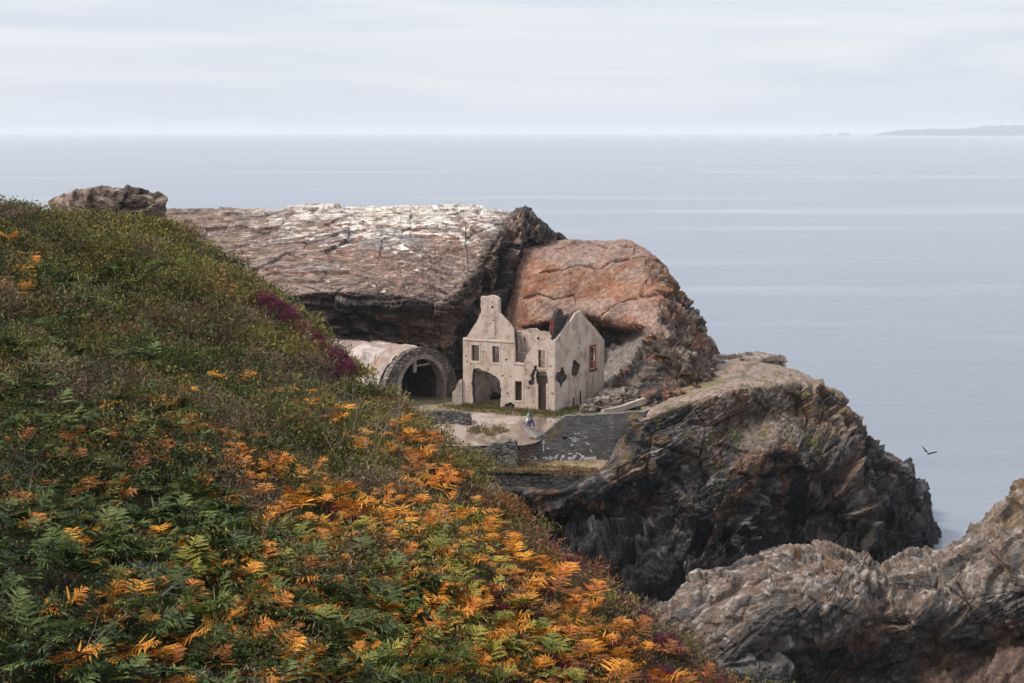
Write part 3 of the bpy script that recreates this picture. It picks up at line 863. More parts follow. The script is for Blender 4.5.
# bare grass stems and seed heads standing above
ng = 9000
k = RNG.integers(0, nC_, ng)
gb = np.stack([x[k] + RNG.normal(0, .3, ng), y[k] + RNG.normal(0, .3, ng), z[k] + 0.1], 1)
gd = unit(RNG.normal(size=(ng, 3)) * 0.35 + np.array([0.12, 0, 1.0]))
V, Fq = leaves(gb, gd, RNG.uniform(0.25, 0.65, ng), RNG.uniform(0.010, 0.020, ng), RNG)
gc = np.where(RNG.random((ng, 1)) < 0.5, C_(0.17, 0.125, 0.07), C_(0.10, 0.062, 0.04)) * RNG.uniform(0.6, 1.2, (ng, 1))
VV.append(V); FF.append(Fq); CC.append(np.repeat(gc, 4, 0))
off = 0
for i in range(len(VV)):
    FF[i] = FF[i] + off; off += len(VV[i])
o = link('heath', np_mesh('heath', np.concatenate(VV), np.concatenate(FF), np.concatenate(CC)), leaf_mat)
tag(o, 'low gorse heather and grass covering the foreground slope', kind='stuff')
del VV, FF, CC

# --- bracken


def frond(L, az, lift, droop, rng, npin=9):
    """a bracken frond from the origin: arching stalk with paired toothed leaflets"""
    Vs, Fs = [], []
    hdir = np.array([math.cos(az), math.sin(az), 0]); sdir = np.array([-math.sin(az), math.cos(az), 0])
    def axis(t):
        return hdir * (L * t * math.cos(lift) * (1 - 0.1 * t)) + np.array([0, 0, L * (math.sin(lift) * t - droop * t * t)])
    def quad(a, b_, c_, d_):
        i = len(Vs); Vs.extend([a, b_, c_, d_]); Fs.append((i, i + 1, i + 2, i + 3))
    ts = np.linspace(0, 1, 9)
    for a, b_ in zip(ts[:-1], ts[1:]):
        wv = sdir * 0.006
        quad(axis(a) - wv, axis(a) + wv, axis(b_) + wv * .8, axis(b_) - wv * .8)
    for t in 0.2 + 0.78 * np.linspace(0, 1, npin) ** 0.85:
        u_ = (t - 0.2) / 0.78
        pl = L * 0.46 * (1 - u_) ** 0.9 * rng.uniform(0.85, 1.1) + 0.015
        p0 = axis(t); tang = unit(axis(min(1, t + 0.02)) - axis(t - 0.02))
        nrm = unit(np.cross(tang, sdir))
        for sg in (-1, 1):
            dr = unit(sdir * sg * 1.0 + tang * rng.uniform(0.35, 0.75) + nrm * rng.normal(0, 0.16))
            wb = L * (0.030 + 0.045 * (1 - u_)); wv = tang * wb
            dz = np.array([0, 0, -0.22 * pl * rng.uniform(0.3, 1.5)])
            a = p0 + dr * pl * 0.35 + dz * 0.15; e = p0 + dr * pl + dz
            if pl < 0.09:
                quad(p0 - wv * .3, p0 + wv * .3, e + wv * .05, e - wv * .05); continue
            quad(p0 - wv * .22, p0 + wv * .22, a + wv * .5, a - wv * .5)
            m2 = p0 + dr * pl * 0.72 + dz * 0.55
            quad(a - wv * .5, a + wv * .5, m2 + wv * .24, m2 - wv * .24)
            quad(m2 - wv * .34, m2 + wv * .34, e + wv * .03, e - wv * .03)
    return np.array(Vs), np.array(Fs)


FERN_COL = {
    'orange': ((0.44, 0.15, 0.014), (0.80, 0.36, 0.038)),
    'rust': ((0.22, 0.075, 0.016), (0.44, 0.17, 0.035)),
    'green': ((0.024, 0.046, 0.013), (0.150, 0.195, 0.050)),
    'lime': ((0.11, 0.14, 0.025), (0.36, 0.30, 0.045)),
}
fern_mesh = {}
for cname, (c0, c1) in FERN_COL.items():
    for v in range(6):
        rg = np.random.default_rng(100 + v)
        nf = [3, 4, 5, 4, 6, 3][v]
        Vs, Fs, Cs, off = [], [], [], 0
        for k in range(nf):
            az = -0.9 + rg.normal(0, 1.7); L = rg.uniform(0.5, 0.85)
            V, Fq = frond(L, az, rg.uniform(0.5, 1.15), rg.uniform(0.3, 0.65), rg)
            t = np.clip(rg.uniform(-0.25, 1.0) + rg.normal(0, 0.25, (len(V) // 4, 1)), -0.35, 1.1).repeat(4, 0)
            cc = C_(*c0) * (1 - t) + C_(*c1) * t
            if cname in ('green', 'lime') and rg.random() < 0.3:
                tipm = np.clip((np.linalg.norm(V, axis=1) / L - 0.6) * 2, 0, 1)[:, None]
                cc = cc * (1 - tipm) + C_(0.34, 0.17, 0.02) * tipm
            Vs.append(V); Fs.append(Fq + off); Cs.append(cc); off += len(V)
        me = np_mesh('bracken_fern', np.concatenate(Vs), np.concatenate(Fs), np.concatenate(Cs))
        me.materials.append(leaf_mat); fern_mesh[cname, v] = me


def poly_in(px, py, poly):
    ins = np.zeros(len(px), bool); n = len(poly)
    for i in range(n):
        x1, y1 = poly[i]; x2, y2 = poly[(i + 1) % n]
        cnd = ((y1 > py) != (y2 > py)) & (px < (x2 - x1) * (py - y1) / (y2 - y1 + 1e-9) + x1)
        ins ^= cnd
    return ins


def hill_points(zones, n, mind):
    """points of the slope inside zones given in the picture: (polygon, weight)"""
    out = []
    tot = sum(w_ for _, w_ in zones)
    for poly, w_ in zones:
        q = np.array(poly, float); lo, hi = q.min(0), q.max(0); got = 0; tries = 0; want = round(n * w_ / tot)
        while got < want and tries < 4000:
            tries += 1
            a = np.array([random.uniform(lo[0], hi[0])]); b_ = np.array([random.uniform(lo[1], hi[1])])
            if not poly_in(a, b_, poly)[0]: continue
            p = on_plane(a, b_, A1, HN / np.linalg.norm(HN))[0]
            if any((p[0] - r[0]) ** 2 + (p[1] - r[1]) ** 2 < mind ** 2 for r in out): continue
            out.append(p); got += 1
    out = np.array(out)
    zz, dd = hill_z(out[:, 0], out[:, 1])
    out[:, 2] = zz
    return out


FERNS = []


def plant_ferns(zones, n, mind, cname, label, group, lift=0.32, size=(0.75, 1.25)):
    for p in hill_points(zones, n, mind):
        FERNS.append((float(np.hypot(p[0], p[1])), p, cname, random.randrange(6), lift + random.uniform(0, 0.16), random.uniform(*size), label, group))


plant_ferns([([(190, 455), (330, 470), (330, 520), (290, 530), (200, 500)], 24), ([(230, 560), (330, 545), (470, 600), (480, 690), (250, 690)], 60),
             ([(370, 500), (460, 470), (520, 540), (620, 620), (690, 690), (500, 690), (420, 600)], 80), ([(330, 480), (400, 520), (430, 620), (330, 570)], 34),
             ([(0, 245), (30, 245), (30, 290), (0, 290)], 9), ([(0, 500), (230, 540), (300, 690), (60, 690)], 26), ([(300, 400), (440, 420), (480, 480), (380, 470)], 12), ([(100, 400), (300, 350), (330, 400), (150, 450)], 8)],
            265, 0.45, 'orange', 'bright orange autumn bracken fern on the foreground heath slope', 'orange bracken ferns', size=(0.65, 1.2))
plant_ferns([([(0, 440), (110, 430), (130, 520), (0, 510)], 14), ([(100, 420), (280, 440), (260, 490), (110, 470)], 14), ([(150, 560), (300, 600), (300, 690), (120, 690)], 16),
             ([(380, 420), (440, 440), (470, 480), (420, 490)], 10), ([(520, 560), (600, 590), (720, 690), (560, 690)], 22), ([(230, 370), (300, 400), (330, 430), (250, 420)], 4)],
            120, 0.35, 'rust', 'dull rust brown bracken fern drying among the heath plants', 'rust brown bracken ferns', size=(0.6, 1.05))
plant_ferns([([(0, 480), (200, 480), (330, 560), (330, 690), (0, 690)], 120), ([(0, 330), (200, 400), (200, 480), (0, 470)], 26),
             ([(330, 530), (430, 580), (450, 690), (330, 690)], 34), ([(40, 230), (200, 250), (260, 330), (100, 380), (20, 340)], 22)],
            330, 0.3, 'green', 'dark green bracken fern growing in the foreground heath', 'green bracken ferns', size=(0.8, 1.4))
plant_ferns([([(60, 500), (300, 520), (330, 600), (100, 640)], 16), ([(330, 520), (480, 560), (600, 690), (360, 690)], 34), ([(90, 240), (180, 260), (200, 300), (110, 290)], 5)],
            125, 0.4, 'lime', 'yellowing green bracken fern between orange and green ones', 'yellowing bracken ferns', size=(0.75, 1.2))

# the nearest ferns one by one, the far remainder as one mass
FERNS.sort(key=lambda f: f[0])
BV, BF, BC, off = [], [], [], 0
for k, (dd, p, cname, v, lift, s, label, group) in enumerate(FERNS):
    me = fern_mesh[cname, v]
    rot = (random.gauss(0, .16), random.gauss(0, .16), random.gauss(0, 0.6))
    if k < 295:
        o = bpy.data.objects.new('bracken_fern', me); COL.objects.link(o)
        o.location = (p[0], p[1], p[2] + lift); o.rotation_euler = rot; o.scale = (s, s, s)
        tag(o, label, 'fern', group)
    else:
        nvt = len(me.vertices)
        a = np.empty(nvt * 3, np.float32); me.vertices.foreach_get('co', a); a = a.reshape(-1, 3) * s
        cz, sz = math.cos(rot[2]), math.sin(rot[2])
        a = a @ np.array([[cz, sz, 0], [-sz, cz, 0], [0, 0, 1]]) + np.array([p[0], p[1], p[2] + lift])
        cc = np.empty(nvt * 4, np.float32); me.color_attributes['Col'].data.foreach_get('color', cc)
        BV.append(a); BF.append(np.arange(nvt).reshape(-1, 4) + off); BC.append(cc.reshape(-1, 4)[:, :3]); off += nvt
o = link('bracken', np_mesh('bracken', np.concatenate(BV), np.concatenate(BF), np.concatenate(BC)), leaf_mat)
tag(o, 'orange and green bracken ferns farther up the heath slope', kind='stuff')

# --- heather in bloom: bushes of upright flower spikes


def heather_mesh(seed, c0, c1, nsp=620, r=0.42, h=0.40):
    rg = np.random.default_rng(seed)
    dr = unit(rg.normal(size=(nsp, 3))); dr[:, 2] = np.abs(dr[:, 2])
    sh = rg.uniform(0.3, 1, nsp) ** .5
    lump = 1 + 0.3 * perlin(dr * 1.7 + seed)
    bs = dr * np.array([r, r, h]) * (sh * lump)[:, None]
    dd = unit(dr * 0.7 + np.array([0, 0, 0.8]) + rg.normal(size=(nsp, 3)) * 0.3)
    V, Fq = leaves(bs, dd, rg.uniform(0.07, 0.15, nsp), rg.uniform(0.022, 0.04, nsp), rg)
    t = rg.random((nsp, 1)); cc = C_(*c0) * (1 - t) + C_(*c1) * t
    gr = rg.random(nsp) < 0.25; cc[gr] = C_(0.035, 0.045, 0.015)
    me = np_mesh('heather_bush', V, Fq, np.repeat(cc, 4, 0)); me.materials.append(leaf_mat)
    return me


hp = [heather_mesh(s, (0.075, 0.013, 0.035), (0.25, 0.045, 0.105)) for s in (1, 2, 3)]
hk = [heather_mesh(s, (0.13, 0.055, 0.035), (0.36, 0.17, 0.11)) for s in (4, 5)]
spots = [  # px, py, variant, size
    (270, 306, 'p', 1.0), (281, 313, 'p', 1.1), (290, 322, 'p', 1.0), (302, 332, 'k', 1.0), (263, 299, 'k', 0.9), (314, 340, 'p', 0.8), (322, 350, 'k', 0.8), (338, 362, 'p', 1.0), (346, 372, 'p', 0.9),
    (340, 512, 'p', 1.0), (352, 520, 'p', 1.0), (345, 568, 'p', 0.9), (330, 578, 'p', 0.8), (472, 590, 'p', 1.1), (490, 597, 'p', 1.2), (520, 610, 'p', 1.0), (510, 645, 'p', 1.2), (545, 655, 'p', 1.1),
    (575, 668, 'p', 1.1), (572, 556, 'p', 0.8), (622, 598, 'k', 1.0), (640, 610, 'p', 0.9), 
    (668, 640, 'p', 1.0), (715, 680, 'k', 1.0), (660, 668, 'p', 1.0), (480, 500, 'k', 0.9), (500, 610, 'p', 1.0), (600, 640, 'p', 1.0), (625, 640, 'p', 0.9), (560, 630, 'p', 1.0), (640, 676, 'p', 1.0), (450, 560, 'p', 0.9), (410, 540, 'p', 0.8), (540, 585, 'p', 0.9), (130, 330, 'k', 0.8), (640, 650, 'k', 1.0)]
for (a, b_, vk, s) in spots:
    p = on_plane(np.array([float(a)]), np.array([float(b_)]), A1, HN / np.linalg.norm(HN))[0]
    zz, _ = hill_z(np.array([p[0]]), np.array([p[1]]))
    o = bpy.data.objects.new('heather_bush', random.choice(hp if vk == 'p' else hk)); COL.objects.link(o)
    o.location = (p[0], p[1], float(zz[0]) + (0.38 if b_ < 400 else 0.16)); o.rotation_euler = (0, 0, random.uniform(0, 6.28)); crest = b_ < 400
    if crest: s *= 0.95
    elif vk == 'k': s *= 0.75
    else: s *= 0.85
    o.scale = (s, s, s)
    if vk == 'p':
        tag(o, 'purple heather bush in bloom on the skyline of the slope' if crest else 'purple heather bush in bloom among orange ferns', 'heather', 'purple heather on the skyline' if crest else 'purple heather among the ferns')
    else:
        tag(o, 'rusty pink heather bush high on the slope' if crest else 'rusty pink heather bush along the lower slope edge', 'heather', 'rusty pink heather high up' if crest else 'rusty pink heather along the edge')

# --- pale dead branches poking out
def twig_mesh(seed):
    rg = np.random.default_rng(seed); Vs, Fs = [], []
    def limb(p, d, L, r, lev):
        k = 5; pts = [p]
        for _ in range(k):
            d = unit(d + rg.normal(0, 0.22, 3)); pts.append(pts[-1] + d * L / k)
        for j in range(k):
            a, b2 = pts[j], pts[j + 1]; ra, rb = r * (1 - j / k * .6), r * (1 - (j + 1) / k * .6)
            f = frame(b2 - a); i = len(Vs)
            for (q, rq) in ((a, ra), (b2, rb)):
                for s in range(4):
                    Vs.append(q + f[:, 0] * rq * math.cos(s * 1.571) + f[:, 1] * rq * math.sin(s * 1.571))
            for s in range(4):
                Fs.append((i + s, i + (s + 1) % 4, i + 4 + (s + 1) % 4, i + 4 + s))
            if lev < 2 and j >= 1 and rg.random() < 0.75:
                limb(b2, unit(d + rg.normal(0, 0.8, 3)), L * 0.6, rb * .75, lev + 1)
    limb(np.zeros(3), unit(np.array([rg.normal(0, .6), rg.normal(0, .5), 1.0])), 1.05, 0.015, 0)
    return np_mesh('dead_branch', np.array(Vs), np.array(Fs), np.tile(C_(0.26, 0.215, 0.18), (len(Vs), 1)))
tw = [twig_mesh(s) for s in range(5)]
for t_ in tw: t_.materials.append(leaf_mat)
for (a, b_) in [(366, 415), (378, 425), (396, 452), (352, 428), (372, 445), (392, 470), (420, 470), (30, 470), (18, 500), (160, 610), (385, 430), (340, 455), (300, 345), (205, 440), (330, 400), (362, 470), (140, 600), (60, 660), (374, 436), (388, 446), (404, 462), (360, 405), (345, 435), (410, 490), (430, 520), (440, 545), (250, 470), (120, 470), (45, 520), (300, 440), (380, 408)]:
    p = on_plane(np.array([float(a)]), np.array([float(b_)]), A1, HN / np.linalg.norm(HN))[0]
    zz, _ = hill_z(np.array([p[0]]), np.array([p[1]]))
    o = bpy.data.objects.new('dead_branch', random.choice(tw)); COL.objects.link(o)
    o.location = (p[0], p[1], float(zz[0]) + 0.1); o.rotation_euler = (0.3, random.uniform(-.5, .5), random.uniform(0, 6.28))
    tag(o, 'pale bare dead branch sticking out of the heath', 'branch', 'dead branches in the heath')
# ------------------------------------------------------------------ terrace ground
Z0 = 14.0


def cdt(outer, holes):
    """triangulate a polygon with holes; returns pts, tris, loops"""
    loops = [outer] + list(holes)
    pts = [Vector((float(p[0]), float(p[1]))) for L_ in loops for p in L_]
    edges = []; o_ = 0
    for L_ in loops:
        n = len(L_); edges += [(o_ + i, o_ + (i + 1) % n) for i in range(n)]; o_ += n
    r = geometry.delaunay_2d_cdt(pts, edges, [], 0, 1e-5)
    V = np.array([tuple(v) for v in r[0]]); T = np.array([t for t in r[2] if len(t) == 3])
    cen = V[T].mean(1)
    ins = np.zeros(len(T), bool)
    for L_ in loops:
        ins ^= poly_in(cen[:, 0], cen[:, 1], [tuple(p) for p in L_])
    T = T[ins]
    e = {}
    for t in T:
        for a, b_ in ((t[0], t[1]), (t[1], t[2]), (t[2], t[0])):
            e[(a, b_)] = e.get((a, b_), 0) + 1
    bnd = [(a, b_) for (a, b_) in e if (b_, a) not in e]
    return V, T, bnd


def slab_mesh(name, outer, holes, o, ud, vd, nd, t0, t1):
    """a wall leaf: polygon in (u,v) metres on the plane through o, between depths t0..t1 behind the face (nd points out)"""
    V, T, bnd = cdt(outer, holes)
    n = len(V)
    F_ = o + V[:, :1] * ud + V[:, 1:2] * vd - nd * t0
    B_ = o + V[:, :1] * ud + V[:, 1:2] * vd - nd * t1
    faces = []
    flip = np.dot(np.cross(ud, vd), nd) < 0
    for t in T:
        a, b_, c_ = t
        cr_ = (V[b_, 0] - V[a, 0]) * (V[c_, 1] - V[a, 1]) - (V[b_, 1] - V[a, 1]) * (V[c_, 0] - V[a, 0])
        if (cr_ < 0) != flip: b_, c_ = c_, b_
        faces.append((a, b_, c_)); faces.append((n + c_, n + b_, n + a))
    for a, b_ in bnd:
        faces.append((b_, a, n + a, n + b_))
    me = poly_mesh(name, np.concatenate([F_, B_]), faces)
    import bmesh
    bm = bmesh.new(); bm.from_mesh(me); bmesh.ops.recalc_face_normals(bm, faces=bm.faces); bm.to_mesh(me); bm.free()
    return me


def ragged(loop, amp, step, seed=0, closed=True):
    out = []; n = len(loop)
    rg = np.random.default_rng(seed + 500)
    for i in range(n if closed else n - 1):
        a = np.array(loop[i], float); b_ = np.array(loop[(i + 1) % n], float)
        k = max(1, int(round(np.linalg.norm(b_ - a) / step)))
        for j in range(k):
            q = a + (b_ - a) * j / k
            out.append(tuple(q + rg.normal(0, amp, 2) * (1 if (j or closed) else 0.3)))
    if not closed: out.append(tuple(loop[-1]))
    return out


def box_mesh(name, o, ud, vd, nd, u0, u1, v0, v1, t0, t1, jit=0.0, seed=0):
    rg = np.random.default_rng(seed)
    P = [o + ud * u + vd * v - nd * t + rg.normal(0, jit, 3) * (jit > 0) for t in (t0, t1) for (u, v) in ((u0, v0), (u1, v0), (u1, v1), (u0, v1))]
    return poly_mesh(name, P, [(0, 1, 2, 3), (7, 6, 5, 4), (0, 4, 5, 1), (1, 5, 6, 2), (2, 6, 7, 3), (3, 7, 4, 0)])


plaster, nt, b = new_mat('old_plaster')
tcn = N(nt, 'ShaderNodeTexCoord')
def _n(scale, stretch=(1, 1, 1), detail=7, rough=0.6):
    mpn = N(nt, 'ShaderNodeMapping'); mpn.inputs['Scale'].default_value = stretch
    nt.links.new(tcn.outputs['Object'], mpn.inputs['Vector'])
    n_ = N(nt, 'ShaderNodeTexNoise', i_Scale=scale, i_Detail=detail, i_Roughness=rough); nt.links.new(mpn.outputs[0], n_.inputs['Vector']); return n_.outputs['Fac']
def ramp(fac, stops):
    c_ = N(nt, 'ShaderNodeValToRGB'); e = c_.color_ramp.elements
    e[0].position, e[0].color = stops[0][0], (*stops[0][1], 1); e[1].position, e[1].color = stops[-1][0], (*stops[-1][1], 1)
    for p_, k_ in stops[1:-1]:
        q_ = e.new(p_); q_.color = (*k_, 1)
    nt.links.new(fac, c_.inputs['Fac']); return c_.outputs['Color']
r1 = ramp(_n(0.9), [(0.33, (0.43, 0.33, 0.265)), (0.5, (0.54, 0.43, 0.355)), (0.68, (0.60, 0.50, 0.43))])
r2 = ramp(_n(0.9, (1, 1, 0.6), 9, 0.7), [(0.33, (0.60, 0.53, 0.48)), (0.52, (1, 1, 1))])
mxx = N(nt, 'ShaderNodeMixRGB', blend_type='MULTIPLY'); mxx.inputs['Fac'].default_value = 1.0
nt.links.new(r1, mxx.inputs['Color1']); nt.links.new(r2, mxx.inputs['Color2'])
nt.links.new(mxx.outputs[0], b.inputs['Base Color']); b.inputs['Roughness'].default_value = 0.95; b.inputs['Specular IOR Level'].default_value = 0.15
bp = N(nt, 'ShaderNodeBump', i_Distance=0.06); nt.links.new(_n(6.0), bp.inputs['Height']); nt.links.new(bp.outputs[0], b.inputs['Normal'])

trim_mat = mat_plain('salmon_window_surround', (0.46, 0.33, 0.265), (0.64, 0.51, 0.43), scale=2.0, bump=0.04)
brick_mat = mat_plain('red_brick_surround', (0.075, 0.024, 0.02), (0.15, 0.047, 0.035), scale=4.0, bump=0.05)
redframe_mat = mat_plain('red_brick_frame', (0.20, 0.045, 0.03), (0.34, 0.095, 0.065), scale=4.0, bump=0.05)
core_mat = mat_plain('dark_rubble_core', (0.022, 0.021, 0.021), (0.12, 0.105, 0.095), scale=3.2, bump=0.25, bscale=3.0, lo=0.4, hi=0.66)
inner_mat = mat_plain('inner_wall_render', (0.24, 0.185, 0.15), (0.50, 0.41, 0.345), scale=1.1, bump=0.08, bscale=4.0)
conc_mat = mat_plain('weathered_concrete', (0.24, 0.19, 0.165), (0.46, 0.39, 0.35), scale=0.7, bump=0.08, bscale=3.0, c3=(0.36, 0.30, 0.26))
white_mat = mat_plain('pale_painted_post', (0.20, 0.18, 0.16), (0.36, 0.32, 0.29), scale=3.0)
iron_mat = mat_plain('rusty_iron', (0.03, 0.025, 0.022), (0.09, 0.05, 0.035), scale=5.0)


def stone_mat(name, c1, c2, mortar, sx=1.0, sz=0.28, bump=0.12, lich=None):
    """coursed dry stone: brick pattern warped by noise"""
    m, nt, b = new_mat(name)
    tcn = N(nt, 'ShaderNodeTexCoord')
    ns = N(nt, 'ShaderNodeTexNoise', i_Scale=1.3, i_Detail=4.0); nt.links.new(tcn.outputs['Object'], ns.inputs['Vector'])
    sb = N(nt, 'ShaderNodeVectorMath', operation='MULTIPLY_ADD'); sb.inputs[1].default_value = (0.35, 0.35, 0.22)
    nt.links.new(ns.outputs['Color'], sb.inputs[0]); nt.links.new(tcn.outputs['Object'], sb.inputs[2])
    mpn = N(nt, 'ShaderNodeMapping'); mpn.inputs['Scale'].default_value = (1 / sx, 1 / sx, 1 / sz); nt.links.new(sb.outputs[0], mpn.inputs['Vector'])
    vo = N(nt, 'ShaderNodeTexVoronoi', i_Scale=1.0); vo.distance = 'CHEBYCHEV'; nt.links.new(mpn.outputs[0], vo.inputs['Vector'])
    ve = N(nt, 'ShaderNodeTexVoronoi', i_Scale=1.0, feature='DISTANCE_TO_EDGE'); nt.links.new(mpn.outputs[0], ve.inputs['Vector'])
    sp = N(nt, 'ShaderNodeSeparateColor'); nt.links.new(vo.outputs['Color'], sp.inputs[0])
    mx1 = N(nt, 'ShaderNodeMixRGB'); mx1.inputs['Color1'].default_value = (*c1, 1); mx1.inputs['Color2'].default_value = (*c2, 1); nt.links.new(sp.outputs[0], mx1.inputs['Fac'])
    mr = N(nt, 'ShaderNodeMapRange'); mr.inputs['From Min'].default_value = 0.02; mr.inputs['From Max'].default_value = 0.10; nt.links.new(ve.outputs['Distance'], mr.inputs['Value'])
    mx2 = N(nt, 'ShaderNodeMixRGB'); mx2.inputs['Color1'].default_value = (*mortar, 1); nt.links.new(mx1.outputs[0], mx2.inputs['Color2']); nt.links.new(mr.outputs[0], mx2.inputs['Fac'])
    nl = N(nt, 'ShaderNodeTexNoise', i_Scale=0.5, i_Detail=7.0, i_Roughness=0.65); nt.links.new(tcn.outputs['Object'], nl.inputs['Vector'])
    rl = N(nt, 'ShaderNodeMapRange'); rl.inputs['From Min'].default_value = 0.5; rl.inputs['From Max'].default_value = 0.68; rl.inputs['To Max'].default_value = 0.75
    nt.links.new(nl.outputs['Fac'], rl.inputs['Value'])
    mx3 = N(nt, 'ShaderNodeMixRGB'); nt.links.new(mx2.outputs[0], mx3.inputs['Color1']); mx3.inputs['Color2'].default_value = (*(lich or c2), 1); nt.links.new(rl.outputs[0], mx3.inputs['Fac'])
    nt.links.new(mx3.outputs[0], b.inputs['Base Color']); b.inputs['Roughness'].default_value = 0.92; b.inputs['Specular IOR Level'].default_value = 0.2
    ad = N(nt, 'ShaderNodeMath', operation='ADD'); nt.links.new(mr.outputs[0], ad.inputs[0]); nt.links.new(sp.outputs[1], ad.inputs[1])
    bp = N(nt, 'ShaderNodeBump', i_Distance=bump); nt.links.new(ad.outputs[0], bp.inputs['Height']); nt.links.new(bp.outputs[0], b.inputs['Normal'])
    return m


wall_dark = stone_mat('slate_masonry', (0.10, 0.096, 0.094), (0.21, 0.197, 0.187), (0.15, 0.14, 0.132), 0.8, 0.16, 0.08, lich=(0.29, 0.265, 0.245))
wall_grey = stone_mat('grey_dry_stone', (0.10, 0.09, 0.085), (0.23, 0.205, 0.185), (0.05, 0.045, 0.04), 0.6, 0.28, 0.2, lich=(0.27, 0.24, 0.20))
wall_low = stone_mat('black_dry_stone', (0.05, 0.047, 0.045), (0.15, 0.135, 0.125), (0.022, 0.02, 0.02), 0.6, 0.25, 0.2)
arch_stone = stone_mat('arch_rubble_stone', (0.06, 0.055, 0.05), (0.26, 0.22, 0.19), (0.12, 0.10, 0.085), 0.5, 0.35, 0.2, lich=(0.22, 0.18, 0.15))

brownwall_mat = stone_mat('brown_rough_wall', (0.22, 0.17, 0.14), (0.38, 0.31, 0.26), (0.18, 0.14, 0.115), 0.5, 0.3, 0.15, lich=(0.22, 0.17, 0.14))
# ground sheet of the terrace, with the ramp that drops towards the lower wall
def front_line(px):
    return np.interp(px, [330, 440, 520, 536, 545, 600, 640, 690, 735], [173.8, 171.0, 171.0, 172.6, 173.9, 174.2, 174.6, 176.5, 180])


def terrace_z(x, y):
    px = CX + F_PX * x / y
    z = np.full(len(x), Z0)
    ramp_ = sstep(4.6, 0.4, y - front_line(px) + 0.4 * perlin(np.stack([x / 2, y / 2, y * 0], 1))) * sstep(568, 536, px)
    z = z - 1.95 * ramp_
    z = z + 0.10 * fbm(np.stack([x / 3, y / 3, y * 0 + 2], 1), 3)
    z = z + 1.7 * sstep(620, 690, px) * sstep(176, 183, y)
    return z
pxs = np.linspace(330, 735, 230); ys = np.linspace(170.6, 208, 190)
PX, YY = np.meshgrid(pxs, ys)
# front line follows the walls
front = front_line(PX)
YY = front + (YY - 170.6) * (208 - front) / (208 - 170.6)
X = (PX - CX) / F_PX * YY
xf, yf = X.ravel(), YY.ravel()
zf = terrace_z(xf, yf); P = np.stack([xf, yf, zf], 1)
gpx, gpy = project(P)
n1 = tri_noise(P, 2.5, 4); n2 = tri_noise(P, 0.8, 4, 8.0)
c = np.tile(C_(0.33, 0.275, 0.235), (len(P), 1)); c = mix(c, C_(0.24, 0.18, 0.14), sstep(0, .4, n1))
grass = sstep(0.0, 1.2, (yf - 178.3) + 1.2 * n1 - 0.028 * (gpx - 470) * (gpx < 560)) * sstep(330, 480, gpx)
c = mix(c, C_(0.165, 0.125, 0.06), 0.9 * grass)
c = mix(c, C_(0.085, 0.09, 0.028), 0.8 * grass * sstep(0.0, 0.3, n2))
rampm = sstep(175.6, 173.5, yf) * sstep(530, 505, gpx)
c = mix(c, C_(0.17, 0.12, 0.08), 0.75 * rampm * sstep(-.25, .2, n2))
front_e = sstep(1.6, 0.3, yf - front_line(gpx) + 0.5 * n1) * sstep(500, 520, gpx)
c = mix(c, C_(0.13, 0.10, 0.05), 0.8 * front_e)
ground_mat = mat_col('trodden_earth', rough=0.95, bump=0.05, bscale=5, var=0.25, vscale=2.5)
o = link('ground', np_mesh('ground', P, grid_faces(190, 230)[:, ::-1], c, True), ground_mat); tag(o, kind='structure')

# ------------------------------------------------------------------ the ruined house
ZH = Z0 - 0.05
cp = lambda cx, cy: (440 + cx / 4.878, 280 + cy / 4.879)      # enlarged-view coordinates to the picture
HL = G(*cp(113, 612), ZH); HCn = G(*cp(560, 648), ZH)
fd = HCn - HL; HWID = float(np.linalg.norm(fd)); fd /= HWID
zv = np.array([0, 0, 1.0])
sdv = np.array([-fd[1], fd[0], 0.0])                              # along the gable side, away from us
fn = -sdv; sn = fd
HDEP = 10.4
print('house width', HWID, HL, HCn)


def FU(pts, o=HL, ud=fd, n=fn):
    a = np.array([cp(*p) for p in pts]); q = on_plane(a[:, 0], a[:, 1], o, n) - o
    return [(float(r @ ud), float(r @ zv)) for r in q]


SU = lambda pts: FU(pts, HCn, sdv, sn)
hz = empty('ruined_house', (HL + HCn) / 2 + sdv * HDEP / 2)
tag(hz, 'roofless shell-pocked ruined house with two gables standing on the rock terrace', 'house')


def rect(x0, y0, x1, y1):
    return [(x0, y0), (x1, y0), (x1, y1), (x0, y1)]


def dot(u, v, r, seed):
    rg = np.random.default_rng(seed)
    return [(u + r * rg.uniform(.6, 1.2) * math.cos(k * 1.047), v + r * rg.uniform(.6, 1.2) * math.sin(k * 1.047)) for k in range(6)]


base_l, base_r = FU([(113, 612)])[0], FU([(560, 648)])[0]
f_out = FU([(113, 640), (112, 282), (132, 276), (150, 245), (166, 222), (190, 178), (203, 150), (283, 155), (300, 168), (335, 206), (360, 242), (363, 292), (366, 330), (364, 405), (410, 407), (413, 386),
            (432, 352), (455, 318), (468, 302), (469, 252), (490, 249), (512, 252), (532, 250), (537, 287), (560, 292), (560, 680)])
f_out[0] = (0.0, -0.6); f_out[-1] = (HWID - 0.004, -0.6); f_out[1] = (0.0, f_out[1][1]); f_out[-2] = (HWID - 0.004, f_out[-2][1])
f_main = [f_out[0]] + ragged(f_out[1:12], 0.035, 0.5, 1, False) + ragged(f_out[12:-1], 0.07, 0.3, 2, False) + [f_out[-1]]
arch_h = ragged(FU([(158, 640), (156, 520), (157, 450), (163, 432), (182, 430), (205, 440), (232, 446), (262, 462), (290, 488), (296, 520), (296, 640)]), 0.06, 0.3, 3)
